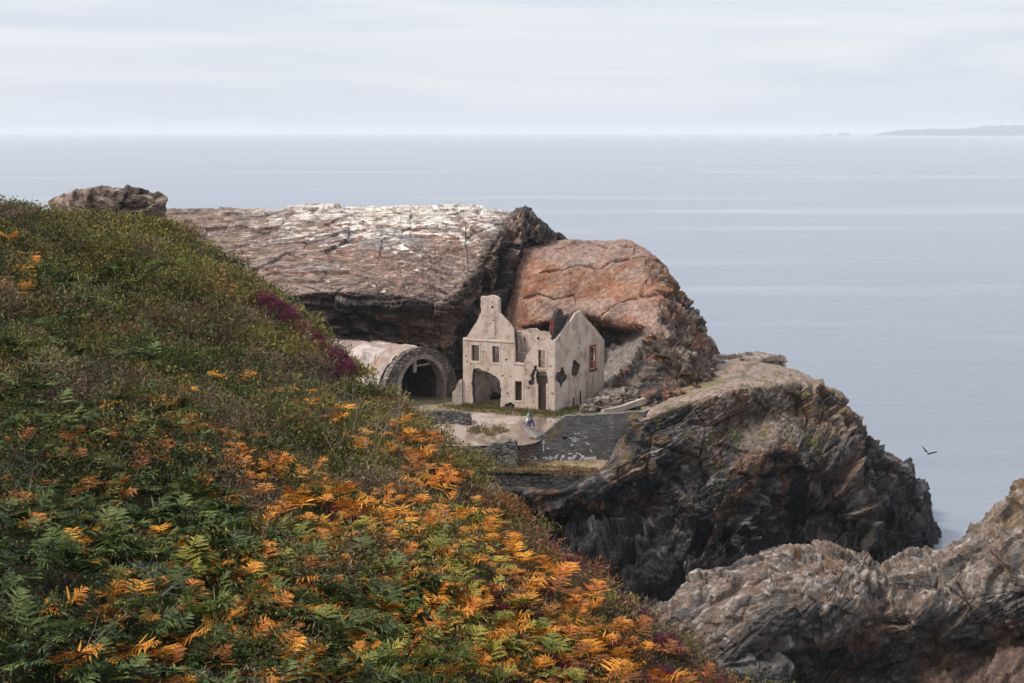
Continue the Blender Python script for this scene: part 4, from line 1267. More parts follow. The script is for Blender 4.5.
win_h = [FU(rect(153, 318, 191, 395)), FU(rect(254, 323, 290, 403)), FU(rect(365, 494, 400, 588)), ragged(FU(rect(479, 342, 513, 428)), 0.02, 0.4, 6), FU(rect(473, 279, 516, 291))]
door_h = ragged(FU([(478, 650), (478, 508), (470, 505), (466, 470), (470, 444), (500, 440), (520, 448), (524, 480), (526, 505), (518, 508), (518, 650)]), 0.03, 0.3, 7)
blast_h = ragged(FU([(432, 512), (428, 494), (446, 484), (438, 470), (452, 446), (456, 424), (472, 412), (484, 434), (464, 447), (461, 470), (464, 500), (458, 512)]), 0.03, 0.25, 8)
clampv = lambda L_: [(u, max(v, -0.5)) for u, v in L_]
arch_h, door_h = clampv(arch_h), clampv(door_h)
bul = [FU([p])[0] for p in [(128, 372), (132, 398), (150, 410), (235, 437), (305, 467), (330, 552), (342, 556), (336, 568), (434, 527), (547, 555), (322, 388), (440, 590), (345, 470), (212, 350), (420, 440), (540, 420), (120, 480), (300, 590)]]
rgb_ = random.Random(5)
dots = [dot(u, v, rgb_.uniform(0.06, 0.14), i) for i, (u, v) in enumerate(bul)]
dots += [dot(u, v, rgb_.uniform(0.03, 0.07), 200 + i) for i, (u, v) in enumerate(FU([(140, 470), (136, 520), (140, 575), (215, 330), (225, 380), (240, 300), (310, 340), (320, 430), (330, 510), (345, 540), (420, 520), (445, 560), (455, 600), (300, 420), (430, 400), (545, 340), (545, 470), (540, 600)]))]
gdots = [dot(*FU([p])[0], 0.11, 60 + i) for i, p in enumerate([(263, 196), (250, 211), (252, 243), (256, 266), (254, 120)][:4])]
low_hole = ragged(FU([(312, 622), (318, 604), (345, 598), (365, 612), (368, 628), (340, 632)]), 0.04, 0.2, 9)
link('front_wall', slab_mesh('front_wall', f_main, [arch_h] + win_h[:3] + win_h[3:] + [door_h, blast_h, low_hole] + dots + gdots, HL, fd, zv, fn, 0.0, 0.16), plaster, hz)
inset = lambda L_, s: [(np.mean([p[0] for p in L_]) + (u - np.mean([p[0] for p in L_])) * s, np.mean([p[1] for p in L_]) + (v - np.mean([p[1] for p in L_])) * s) for u, v in L_]
core_o = [(min(max(u, 0.06), HWID - 0.06), v - (0.06 if v > 0 else 0)) for u, v in f_main]
o = link('wall_core', slab_mesh('wall_core', core_o, [arch_h] + win_h + [door_h], HL, fd, zv, fn, 0.163, 0.55), core_mat, hz)
o['label'] = 'dark rubble core showing where the front plaster is shot away'
# window and door surrounds, proud of the plaster
def surround(loop, o_, ud, nd, mat, w=0.16, name='window_surround', sill=True):
    us = [p[0] for p in loop]; vs_ = [p[1] for p in loop]; u0, u1, v0, v1 = min(us), max(us), min(vs_), max(vs_)
    out = [(u0 - w, v0 - w), (u1 + w, v0 - w), (u1 + w, v1 + w), (u0 - w, v1 + w)]
    out = ragged(out, 0.012, 0.4, int(u0 * 10)); ins_ = [(u0 + .01, v0 + .01), (u1 - .01, v0 + .01), (u1 - .01, v1 - .01), (u0 + .01, v1 - .01)]
    return link(name, slab_mesh(name, out, [ins_], o_, ud, zv, nd, -0.03, 0.20), mat, hz)
for k in range(4): surround(win_h[k], HL, fd, fn, trim_mat)
dd_ = FU([(478, 650), (478, 508), (518, 508), (518, 650)])
for (ua, ub) in ((dd_[0][0] - 0.2, dd_[0][0] - 0.01), (dd_[2][0] + 0.01, dd_[2][0] + 0.2)):
    link('door_jamb', box_mesh('door_jamb', HL, fd, zv, fn, ua, ub, -0.4, dd_[1][1], -0.03, 0.2), trim_mat, hz)
mj = FU([(364, 300), (364, 405), (410, 405)])
link('window_jamb', box_mesh('window_jamb', HL, fd, zv, fn, mj[0][0] - 0.17, mj[0][0] + 0.02, mj[1][1], mj[0][1] - 0.9, -0.03, 0.3), trim_mat, hz)
link('window_sill', box_mesh('window_sill', HL, fd, zv, fn, mj[0][0] - 0.2, mj[2][0] + 0.1, mj[1][1] - 0.16, mj[1][1] + 0.01, -0.05, 0.5), trim_mat, hz)
ev = FU([(112, 284), (363, 292)])
link('string_course', box_mesh('string_course', HL, fd, zv, fn, 0.02, ev[1][0], ev[0][1] - 0.16, ev[0][1] + 0.02, -0.06, 0.1, 0.012, 3), trim_mat, hz)
ql = FU([(161, 432)])[0][0]
# broken mullion left standing in the upper right window
wu = win_h[3]; u0 = np.mean([p[0] for p in wu]); v0 = min(p[1] for p in wu); v1 = max(p[1] for p in wu)
link('window_bar', box_mesh('window_bar', HL, fd, zv, fn, u0 - 0.3, u0 + 0.36, v0 + 0.72, v0 + 0.92, 0.2, 0.42, 0.02, 4), inner_mat, hz)
# chimney on the front gable
ch = FU([(200, 76), (287, 76), (287, 152), (200, 152)])
cu0, cu1, cv1, cv0 = ch[0][0], ch[1][0], ch[0][1], ch[3][1]
c_o = ragged([(cu0 + 0.02, cv0 - 0.5), (cu1 - 0.05, cv0 - 0.5), (cu1 - 0.02, cv0 + 0.5), (cu1, cv1 - 0.25), (cu1 - 0.3, cv1 - 0.02), (cu1 - 0.75, cv1 + 0.08), (cu0, cv1 - 0.04)], 0.04, 0.3, 12)
chm = link('chimney', slab_mesh('chimney', c_o, [dot((cu0 + cu1) / 2 + 0.3, cv0 + 0.45, 0.2, 3), dot((cu0 + cu1) / 2 + 0.25, cv0 + 0.95, 0.1, 4)], HL, fd, zv, fn, -0.03, 0.52), plaster, hz)
link('chimney_cap', box_mesh('chimney_cap', HL, fd, zv, fn, cu0 - 0.05, cu0 + 1.0, cv1 - 0.40, cv1 - 0.24, -0.09, 0.58, 0.03, 6), trim_mat, chm)
link('flue_core', box_mesh('flue_core', HL, fd, zv, fn, cu0 + 0.25, cu1 - 0.3, cv0 - 0.2, cv1 - 0.5, 0.12, 0.48), core_mat, chm)
fl = FU([(243, 150), (268, 150), (272, 282), (228, 282)])
link('flue_breast', slab_mesh('flue_breast', ragged([fl[0], fl[1], fl[2], fl[3]], 0.05, 0.4, 21), [dot(*FU([(262, 196)])[0], 0.1, 5), dot(*FU([(250, 212)])[0], 0.09, 6)], HL, fd, zv, fn, -0.05, -0.003), plaster, hz)

# gable side
s_out = SU([(560, 650), (560, 292), (572, 287), (590, 262), (615, 228), (645, 190), (662, 160), (682, 150), (700, 172), (730, 205), (765, 245), (797, 286), (800, 300), (800, 560)])
s_out[0] = (0.004, -0.6); s_out[1] = (0.004, s_out[1][1]); HDEP = s_out[-1][0]; s_out[-1] = (HDEP, -0.6); s_out[-2] = (HDEP, s_out[-2][1])
s_main = [s_out[0]] + ragged(s_out[1:-1], 0.04, 0.45, 31, False) + [s_out[-1]]
dia = [ragged(SU([(562, 470), (572, 450), (586, 446), (592, 428), (600, 420), (606, 440), (612, 458), (624, 470), (616, 492), (606, 500), (596, 522), (588, 526), (580, 500), (564, 490)]), 0.05, 0.3, 33),
       ragged(SU([(638, 440), (646, 415), (648, 396), (660, 388), (668, 398), (684, 408), (686, 428), (680, 448), (668, 472), (654, 474), (642, 462)]), 0.05, 0.3, 34)]
bw = SU(rect(733, 330, 756, 432))
sb = [SU([p])[0] for p in [(597, 317), (676, 331), (684, 356), (703, 375), (716, 358), (687, 373), (726, 330), (782, 360), (668, 300), (640, 352), (630, 505), (571, 587), (700, 300), (770, 300), (672, 480)]]
sdots = [dot(u, v, rgb_.uniform(0.07, 0.15), 90 + i) for i, (u, v) in enumerate(sb)]
gb_ = SU([(672, 182), (672, 200), (674, 218), (676, 236), (676, 254), (678, 272)])
link('gable_wall', slab_mesh('gable_wall', s_main, dia + [bw] + sdots, HCn, sdv, zv, sn, 0.0, 0.16), plaster, hz)
core_s = [(min(max(u, 0.2), HDEP - 0.06), v - (0.06 if v > 0 else 0)) for u, v in s_main]
o = link('wall_core', slab_mesh('wall_core', core_s, [bw], HCn, sdv, zv, sn, 0.19, 0.55), core_mat, hz)
o['label'] = 'dark rubble core showing in the two shell holes of the gable'
surround(bw, HCn, sdv, sn, redframe_mat, 0.24, 'brick_window_surround')
for i, (u, v) in enumerate(gb_):
    link('toothing_stone', box_mesh('toothing_stone', HCn, sdv, zv, sn, u - 0.16, u + 0.16, v - 0.08, v + 0.08, -0.025, 0.1, 0.01, i), trim_mat, hz)
sl = SU([(730, 436), (762, 436)])
link('window_sill', box_mesh('window_sill', HCn, sdv, zv, sn, sl[0][0] - .1, sl[1][0] + .1, sl[0][1] - 0.22, sl[0][1] - 0.08, -0.1, 0.3), iron_mat, hz)
for (xa, ya, yb) in ((648, 574, 640), (683, 540, 620)):
    q = SU([(xa, ya), (xa, yb)]); uu = q[0][0]
    link('drain_pipe', box_mesh('drain_pipe', HCn, sdv, zv, sn, uu - 0.05, uu + 0.05, max(0.05, q[1][1]), q[0][1], -0.12, -0.02), iron_mat, hz)
# dark fireplace breast with red brick edges behind the front slope of the gable
bo = HCn - sn * 0.56
link('fire_breast', slab_mesh('fire_breast', ragged([(0.7, 5.0), (3.3, 5.0), (3.2, 8.0), (2.9, 9.6), (2.4, 10.3), (1.7, 10.25), (1.2, 9.2), (0.8, 7.5)], 0.1, 0.4, 41), [], bo, sdv, zv, sn, 0.0, 0.45), core_mat, hz)
for (q0, q1) in (((0.75, 7.3), (1.15, 9.3)), ((2.45, 10.25), (2.95, 9.5)), ((2.9, 9.5), (3.25, 8.0))):
    dxy = np.array(q1) - np.array(q0); L_ = np.linalg.norm(dxy); nn = np.array([-dxy[1], dxy[0]]) / L_ * 0.13
    link('brick_edge', slab_mesh('brick_edge', ragged([tuple(np.array(q0) - nn), tuple(np.array(q1) - nn), tuple(np.array(q1) + nn), tuple(np.array(q0) + nn)], 0.03, 0.25, int(L_ * 100)), [], bo, sdv, zv, sn, 0.02, 0.55), brick_mat, hz)

# rear wall, far side wall and a room partition
bo = HL + sdv * (HDEP - 0.5)
def wallpoly(w_, prof, seed):
    return [(0.02, -0.5)] + ragged(prof, 0.12, 0.4, seed, False) + [(w_ - 0.6, -0.5)]
rear = wallpoly(HWID, [(0.02, 6.6), (2.5, 7.0), (3.4, 6.4), (5.0, 6.9), (6.3, 6.2), (7.7, 6.8), (HWID - 0.6, 6.6)], 51)
link('rear_wall', slab_mesh('rear_wall', rear, [[(1.2, 4.2), (2.2, 4.2), (2.2, 6.0), (1.2, 6.0)], [(7.2, 4.0), (8.1, 4.0), (8.1, 5.8), (7.2, 5.8)]], bo, fd, zv, fn, 0.0, 0.5), inner_mat, hz)
lo_ = HL + sdv * 0.6
side = [(0.0, -0.5)] + ragged([(0.0, 6.6), (2, 7.4), (4.2, 6.9), (6, 6.2), (HDEP - 1.2, 6.6)], 0.12, 0.4, 52, False) + [(HDEP - 1.2, -0.5)]
link('side_wall', slab_mesh('side_wall', side, [], lo_, sdv, zv, -fd, 0.0, 0.5), inner_mat, hz)
po = HL + sdv * 1.5
pq = FU([(372, 300), (372, 258), (430, 255), (470, 262), (470, 330), (420, 420)], po, fd, fn)
pu0, pu1, pv = pq[1][0], pq[3][0], pq[1][1]
pw = FU(rect(384, 274, 420, 354), po, fd, fn)
part_ = [(pu0, -0.5)] + ragged([(pu0, pv - 0.1), (pu0 + 0.5, pv + 0.1), (pu0 + 1.2, pv), (pu1 - 0.3, pv + 0.05), (pu1 + 0.6, pv - 0.3), (HWID - 0.6, pv - 0.9)], 0.08, 0.3, 53, False) + [(HWID - 0.6, -0.5)]
link('partition_wall', slab_mesh('partition_wall', part_, [pw], po, fd, zv, fn, 0.0, 0.35), plaster, hz)
surround(pw, po, fd, fn, trim_mat, 0.13)
# upper floor slab remnant shading the ground-floor rooms
fl_ = [(0.6, 0.6), (HWID - 0.7, 0.6), (HWID - 0.7, HDEP - 0.6), (0.6, HDEP - 0.6)]
link('floor_slab', slab_mesh('floor_slab', ragged(fl_, 0.05, 0.8, 55), [ragged([(0.9, 1.2), (5.0, 1.4), (4.9, 9.4), (1.0, 9.2)], .15, .6, 56), ragged([(6.4, 4.2), (8.6, 4.4), (8.4, 5.6), (6.6, 5.4)], .1, .5, 57)], HL + zv * 3.85, fd, sdv, zv, 0.0, 0.25), inner_mat, hz)
# stub of wall at the left corner
st0 = FU([(66, 610), (66, 545), (84, 520), (98, 486), (112, 482), (112, 640)])
st0[0] = (st0[0][0], -0.5); st0[-1] = (-0.01, -0.5); st0[-2] = (-0.01, st0[-2][1])
o = link('stone_stub', slab_mesh('stone_stub', [st0[0]] + ragged(st0[1:-1], 0.05, 0.3, 61, False) + [st0[-1]], [], HL, fd, zv, fn, -0.25, 1.1), conc_mat, base=HL - fd * 0.6)
tag(o, 'broken grey masonry stub leaning on the left corner of the ruined house', 'wall')

# ------------------------------------------------------------------ vaulted shelter
ring_mat = mat_plain('stained_ring_concrete', (0.14, 0.11, 0.095), (0.36, 0.30, 0.26), scale=1.2, bump=0.1, bscale=3.0)
tp = lambda cx, cy: (330 + cx / 6.83, 320 + cy / 6.83)
ta = math.radians(50)
tu = np.array([math.cos(ta), math.sin(ta), 0]); tn = np.array([math.sin(ta), -math.cos(ta), 0])
TO = G(421, 402.5, Z0 - 0.05)
TU = lambda pts: [(float(r @ tu), float(r @ zv)) for r in (on_plane(np.array([tp(*p)[0] for p in pts]), np.array([tp(*p)[1] for p in pts]), TO, tn) - TO)]
vt = empty('stone_vault', TO - tn * 6)
tag(vt, 'half-round concrete vault shelter with dark open mouth beside the house', 'shelter')


def archloop(w_, h_, spring, n=28):
    L_ = [(-w_, -0.5)]
    for k in range(n + 1):
        a = math.pi - math.pi * k / n
        L_.append((w_ * math.cos(a), spring + (h_ - spring) * math.sin(a)))
    return L_ + [(w_, -0.5)]


o_pts = TU([(372, 470), (640, 185), (862, 430)]); i_pts = TU([(480, 545), (640, 263), (770, 550)]); m_pts = TU([(430, 480), (650, 228), (800, 430)])
print('vault', o_pts, i_pts, m_pts)
OW, OH = 5.75, o_pts[1][1]; IC = (i_pts[0][0] + i_pts[2][0]) / 2; IW = (i_pts[2][0] - i_pts[0][0]) / 2; IH = i_pts[1][1]
sh_ = lambda L_, dx: [(u + dx, v) for u, v in L_]
inner = sh_(archloop(IW, IH, IH * 0.35), IC); midl = sh_(archloop(IW + 0.55, IH + 0.45, IH * 0.35), IC)
outer = ragged(archloop(OW, OH, 0.6), 0.03, 0.6, 71, False)
link('arch_face', slab_mesh('arch_face', outer, [sh_(archloop(IW + 0.54, IH + 0.44, IH * 0.35), IC)], TO, tu, zv, tn, 0.0, 0.7), arch_stone, vt)
link('arch_ring', slab_mesh('arch_ring', midl, [inner], TO, tu, zv, tn, -0.08, 0.9), ring_mat, vt)
prof = archloop(OW - 0.06, OH - 0.05, 0.6, 40)
rowsv = np.linspace(0.72, 17, 40)
V = np.array([[TO + tu * u + zv * v - tn * t for (u, v) in prof] for t in rowsv])
nv_ = grid_normals(V); pv_ = V.reshape(-1, 3)
dd_ = 0.10 * fbm(pv_ / 1.2, 4) + 0.10 * np.sign(perlin(pv_ / np.array([2.5, 2.5, 1.2]) + 5))
pv2 = pv_ + nv_.reshape(-1, 3) * (dd_ - 0.1)[:, None]
k1 = tri_noise(pv_, 2.0, 5); k2 = tri_noise(pv_, 1.0, 4, 40.0)
c = np.tile(C_(0.30, 0.24, 0.205), (len(pv_), 1)); c = mix(c, C_(0.46, 0.40, 0.36), sstep(0.05, 0.35, k1)); c = mix(c, C_(0.19, 0.165, 0.15), 0.8 * sstep(0.1, 0.4, k2)); c = mix(c, C_(0.34, 0.22, 0.16), 0.6 * sstep(0.1, 0.4, -k1))
vault_mat = mat_col('worn_vault_concrete', rough=0.95, bump=0.08, bscale=3, var=0.25, vscale=1.5)
o = link('barrel', np_mesh('barrel', pv2, grid_faces(*V.shape[:2]), c), vault_mat, vt)
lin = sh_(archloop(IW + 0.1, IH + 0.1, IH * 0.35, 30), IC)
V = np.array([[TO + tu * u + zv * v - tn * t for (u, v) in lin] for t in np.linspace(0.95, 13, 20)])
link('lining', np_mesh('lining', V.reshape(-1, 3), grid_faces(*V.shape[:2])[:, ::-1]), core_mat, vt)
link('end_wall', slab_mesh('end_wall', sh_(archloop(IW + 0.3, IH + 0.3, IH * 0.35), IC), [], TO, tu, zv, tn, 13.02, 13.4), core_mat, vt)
hb = TU([(590, 275), (606, 275), (606, 360), (590, 360), (608, 314), (700, 306)])
o = link('hanging_post', box_mesh('hanging_post', TO, tu, zv, tn, hb[0][0], hb[1][0] + 0.06, hb[2][1], IH + 0.05, 0.35, 0.55), white_mat, vt)
o['label'] = 'pale broken post hanging in the vault mouth'
link('cross_bar', box_mesh('cross_bar', TO + zv * 0, tu, unit(zv + 0.0 * tu), tn, hb[4][0], hb[5][0], hb[4][1] - 0.1, hb[4][1] + 0.08, 0.40, 0.52, 0.03, 5), white_mat, vt)

# ------------------------------------------------------------------ walls
def photo_wall(name, top, bottom, mat, thick, label, Yl, Yr, seed, amp=0.05, holes=(), cat='wall'):
    """free wall standing on the line between two ground distances; its outline follows top and bottom points"""
    x0, x1 = min(p[0] for p in top), max(p[0] for p in top)
    A = W(x0, bottom[0][1], Yl); B = W(x1, bottom[-1][1], Yr)
    A0 = np.array([A[0], A[1], 0.0]); u_ = np.array([B[0] - A[0], B[1] - A[1], 0]); u_ /= np.linalg.norm(u_)
    n_ = np.array([u_[1], -u_[0], 0])
    f = lambda pts: [(float((q - A0) @ u_), float(q[2])) for q in on_plane(np.array([float(p[0]) for p in pts]), np.array([float(p[1]) for p in pts]), A0, n_)]
    loop = ragged(f(top), amp, 0.4, seed, False) + ragged(f(bottom[::-1]), 0.0, 3.0, seed, False)
    me = slab_mesh(name, loop, [f(h) for h in holes], A0, u_, zv, n_, 0.0, thick)
    o = link(name, me, mat, base=(A + B) / 2)
    tag(o, label, cat)
    return o, f, A0, u_, n_


gw, gf, gA, gu, gn = photo_wall('graffiti_wall', [(520, 448), (534, 440), (545, 433), (558, 422), (566, 416), (600, 414.5), (640, 412), (662, 408), (676, 410)], [(520, 478), (560, 480), (640, 480), (676, 470)],
                                wall_dark, 0.9, 'dark slate retaining wall with white graffiti below the walking people', 173.6, 174.0, 81, 0.05,
                                holes=([(562, 437), (567, 436.6), (567.5, 439.3), (562.5, 439.5)],))
link('wall_backing', slab_mesh('wall_backing', gf([(550, 434), (580, 434), (580, 445), (550, 445)]), [], gA, gu, zv, gn, 0.88, 1.0), core_mat, gw) if False else None
paint_mat = mat_plain('white_paint', (0.42, 0.42, 0.41), (0.75, 0.75, 0.73), scale=5.0, lo=0.3, hi=0.55)


def stroke(pts, w_=0.06):
    """a painted line on the wall: flat ribbon 4 mm proud"""
    q = np.array(gf(pts)); V, Fq = [], []
    for a, b_ in zip(q[:-1], q[1:]):
        dxy = b_ - a; L_ = np.linalg.norm(dxy) + 1e-6; nn = np.array([-dxy[1], dxy[0]]) / L_ * w_; ex = dxy / L_ * w_ * .6
        i = len(V); V += [a - nn - ex, b_ - nn + ex, b_ + nn + ex, a + nn - ex]; Fq.append((i, i + 1, i + 2, i + 3))
    return V, Fq


g2 = lambda cx, cy: (530 + cx / 7.877, 410 + cy / 7.87)
ST = [[(106, 325), (106, 245)], [(92, 262), (106, 236), (120, 262)], [(30, 385), (42, 366), (52, 386), (30, 385)], [(102, 378), (180, 378)], [(150, 362), (182, 378), (152, 392)], [(126, 368), (140, 390)],
      [(198, 392), (206, 358), (222, 352)], [(196, 374), (216, 370)], [(240, 396), (256, 356), (272, 366), (252, 376)], [(262, 362), (272, 360)], [(300, 384), (306, 372), (320, 374), (318, 388), (304, 388)],
      [(322, 384), (340, 370)], [(338, 400), (346, 358), (362, 360), (352, 378)], [(304, 346), (330, 342)], [(362, 340), (392, 344), (410, 362), (400, 388), (376, 408)], [(418, 360), (418, 386), (424, 360)], [(432, 372), (432, 388), (444, 386), (446, 370)],
      [(456, 388), (458, 372), (468, 386), (470, 372)], [(480, 388), (482, 372), (492, 384), (494, 370)], [(504, 370), (504, 390)], [(514, 362), (518, 392)], [(340, 218), (336, 246), (362, 248), (362, 220), (344, 214)],
      [(346, 232), (360, 240)], [(376, 224), (384, 240)], [(318, 268), (330, 284)], [(330, 264), (344, 276)], [(440, 256), (458, 268)], [(456, 262), (470, 274)], [(310, 216), (326, 224)], [(350, 182), (362, 192)], [(476, 312), (486, 326)],
      [(132, 300), (150, 304)], [(430, 216), (446, 212)], [(372, 186), (390, 182)], [(680, 316), (692, 330)], [(698, 300), (706, 322)]]
Vs, Fs = [], []
for s in ST:
    V, Fq = stroke([g2(*p) for p in s], 0.05 if s[0][1] > 290 else 0.035)
    o_ = len(Vs); Vs += V; Fs += [tuple(i + o_ for i in f) for f in Fq]
Vs = np.array(Vs); k_ = np.repeat(np.arange(len(Vs) // 4), 4) * 0.0007
Pw = gA + Vs[:, :1] * gu + Vs[:, 1:2] * zv + gn * (0.006 + k_[:, None])
o = link('graffiti', poly_mesh('graffiti', Pw, Fs), paint_mat, gw); o['label'] = 'white painted scribbles and an upward arrow'
# buttress of dressed rock at the right end of the wall
photo_wall('pale_wall', [(506, 442), (518, 438), (528, 437.5), (534, 437)], [(506, 466), (534, 466)], brownwall_mat, 1.2, 'brown concrete wall face left of the graffiti wall', 173.0, 173.3, 83, 0.04)
photo_wall('parapet_wall', [(410, 412), (432, 411), (456, 411.5), (470, 414), (471, 424), (480, 430), (486, 437)], [(410, 441), (486, 441)], wall_grey, 0.8, 'grey stone parapet wall in front of the vault mouth', 174.6, 174.2, 82, 0.05)
photo_wall('dry_stone_wall', [(440, 451), (462, 448), (480, 446.5), (482, 449), (500, 444), (510, 440), (517, 441)], [(440, 470), (517, 467)], wall_grey, 1.0, 'low dry stone wall with a rounded right end below the ramp', 170.9, 170.5, 84, 0.08)
photo_wall('low_wall', [(455, 474), (486, 473), (500, 475), (530, 477), (560, 476), (592, 473)], [(455, 494), (592, 488)], wall_low, 0.7, 'low black dry stone wall edging the grassy shelf', 169.6, 169.4, 85, 0.06)
photo_wall('kerb_wall', [(604, 410), (616, 408), (632, 403), (646, 398)], [(604, 416), (646, 404)], conc_mat, 0.5, 'pale straight concrete kerb sloping on top of the retaining wall', 176.0, 179.0, 86, 0.02, cat='kerb')

# grassy shelf below the graffiti wall
PX, YY = np.meshgrid(np.linspace(440, 622, 120), np.linspace(169.5, 174.8, 40))
xf, yf = ((PX - CX) / F_PX * YY).ravel(), YY.ravel()
P = np.stack([xf, yf, 9.95 + 0.12 * fbm(np.stack([xf / 2, yf / 2, yf * 0], 1), 3) + 0.05 * (yf - 170)], 1)
n1 = tri_noise(P, 1.6, 4, 3.0); n2 = tri_noise(P, 0.6, 4)
c = np.tile(C_(0.21, 0.14, 0.08), (len(P), 1)); c = mix(c, C_(0.28, 0.22, 0.17), sstep(0, .3, n1)); c = mix(c, C_(0.11, 0.10, 0.03), sstep(0.1, .4, n2) * 0.7)
o = link('shelf_ground', np_mesh('shelf_ground', P, grid_faces(40, 120)[:, ::-1], c, True), ground_mat); tag(o, kind='structure')

# grass tufts on terrace, ramp, shelf and bluff top: one stuff mass
def tufts(pts, n_bl, hmin, hmax, cols, rng):
    k = rng.integers(0, len(pts), len(pts) * n_bl)
    bs = pts[k] + rng.normal(0, 1, (len(k), 3)) * np.array([0.22, 0.22, 0.0])
    dr = unit(rng.normal(0, 0.45, (len(k), 3)) + np.array([0, 0, 1.0]))
    V, Fq = leaves(bs, dr, rng.uniform(hmin, hmax, len(k)), rng.uniform(0.05, 0.1, len(k)), rng)
    ci = rng.integers(0, len(cols), len(pts))[k]
    cc = np.array(cols)[ci] * rng.uniform(0.7, 1.25, (len(k), 1))
    return V, Fq, np.repeat(cc, 4, 0)
DRY = [(0.22, 0.15, 0.06), (0.16, 0.10, 0.05), (0.10, 0.10, 0.03), (0.13, 0.12, 0.035)]
GRN = [(0.07, 0.085, 0.022), (0.10, 0.105, 0.03), (0.13, 0.125, 0.035), (0.18, 0.13, 0.05)]
VV, FF, CC, off = [], [], [], 0
def addt(pxpoly, zfun, n, nb, h0, h1, cols):
    global off
    q = np.array(pxpoly, float); lo, hi = q.min(0), q.max(0)
    a = RNG.uniform(lo[0], hi[0], n * 4); b_ = RNG.uniform(lo[1], hi[1], n * 4); m_ = poly_in(a, b_, pxpoly); a, b_ = a[m_][:n], b_[m_][:n]
    P = G(a, b_, zfun if np.isscalar(zfun) else 14.0)
    if not np.isscalar(zfun): P[:, 2] = zfun(P[:, 0], P[:, 1])
    V, Fq, cc = tufts(P, nb, h0, h1, cols, RNG); VV.append(V); FF.append(Fq + off); CC.append(cc); off += len(V)
addt([(446, 405), (470, 407), (500, 411), (556, 414), (590, 412), (582, 417), (520, 417), (470, 411), (440, 408)], terrace_z, 420, 7, 0.08, 0.26, DRY + GRN)
addt([(462, 404), (500, 406), (506, 410), (556, 412.5), (578, 408), (586, 410), (560, 416), (500, 411), (462, 408)], terrace_z, 330, 9, 0.15, 0.5, GRN)
addt([(467, 422), (500, 424), (505, 432), (496, 437), (470, 434)], 13.4, 110, 10, 0.15, 0.5, DRY)
addt([(540, 431), (558, 419), (566, 416), (580, 413), (600, 413.5), (570, 418), (552, 430)], terrace_z, 60, 9, 0.1, 0.4, DRY + GRN)
addt([(500, 463), (560, 466), (600, 470), (590, 476), (490, 473)], 10.0, 330, 8, 0.1, 0.35, DRY + [(0.24, 0.12, 0.05)])
o = link('dry_grass', np_mesh('dry_grass', np.concatenate(VV), np.concatenate(FF), np.concatenate(CC)), leaf_mat)
tag(o, 'tufts of dry and green grass at the foot of the ruin', kind='stuff')

# ------------------------------------------------------------------ loose rock
o = boulder('rock_outcrop', W(107, 208, 70), (2.05, 1.5, 0.74), 2, (0.25, 0.185, 0.15), 0.22, flat=(0.3, -0.2, 0.93), n=150, m=90); tag(o, 'layered brown rock outcrop rising behind the top of the heath slope', 'rock')
o = boulder('boulder', W(745, 676, 126), (3.2, 2.2, 1.5), 5, (0.10, 0.095, 0.09), 0.25, n=110, m=70); tag(o, 'smooth dark grey boulder at the foot of the heath slope', 'rock')
o = boulder('boulder', W(604, 404, 181), (1.9, 1.2, 0.75), 6, (0.24, 0.20, 0.175), 0.28); tag(o, 'pale broken boulder at the right end of the ruin', 'rock')
o = boulder('boulder', W(620, 400, 182), (2.0, 1.3, 1.1), 7, (0.17, 0.14, 0.12), 0.3); tag(o, 'brown jagged boulder behind the pale kerb', 'rock')
o = boulder('boulder', W(588, 408, 179.5), (0.8, 0.7, 0.45), 8, (0.26, 0.22, 0.19), 0.28); tag(o, 'small pale stone nearest the gable foot', 'rock')
o = boulder('rock_slab', W(745, 360, 203), (4.5, 3.0, 0.55), 9, (0.25, 0.20, 0.17), 0.25, n=90, m=50); tag(o, 'flat rock slab on the far edge of the plateau', 'rock')

rp = G(481, 401, Z0) + sdv * 2.2
o = boulder('rubble_heap', rp, (0.95, 0.7, 0.55), 11, (0.05, 0.045, 0.042), 0.35); tag(o, 'dark heap of fallen rubble inside the big broken arch of the ruin', 'rubble')
# ------------------------------------------------------------------ people and gull
def skin_body(verts, edges, radii, sub=2):
    me = bpy.data.meshes.new('tmp'); me.from_pydata(verts, edges, [])
    o = bpy.data.objects.new('tmp', me); COL.objects.link(o)
    sk = o.modifiers.new('s', 'SKIN'); sk.use_smooth_shade = True
    for v, r in zip(me.skin_vertices[0].data, radii): v.radius = (r, r) if np.isscalar(r) else r
    me.skin_vertices[0].data[0].use_root = True
    su = o.modifiers.new('u', 'SUBSURF'); su.levels = sub; su.render_levels = sub
    dg = bpy.context.evaluated_depsgraph_get(); dg.update()
    out = bpy.data.meshes.new_from_object(o.evaluated_get(dg))
    bpy.data.objects.remove(o); return out


def flat(name, c_, rough=0.8):
    return mat_plain(name, tuple(v * 0.85 for v in c_), c_, scale=8.0, rough=rough)


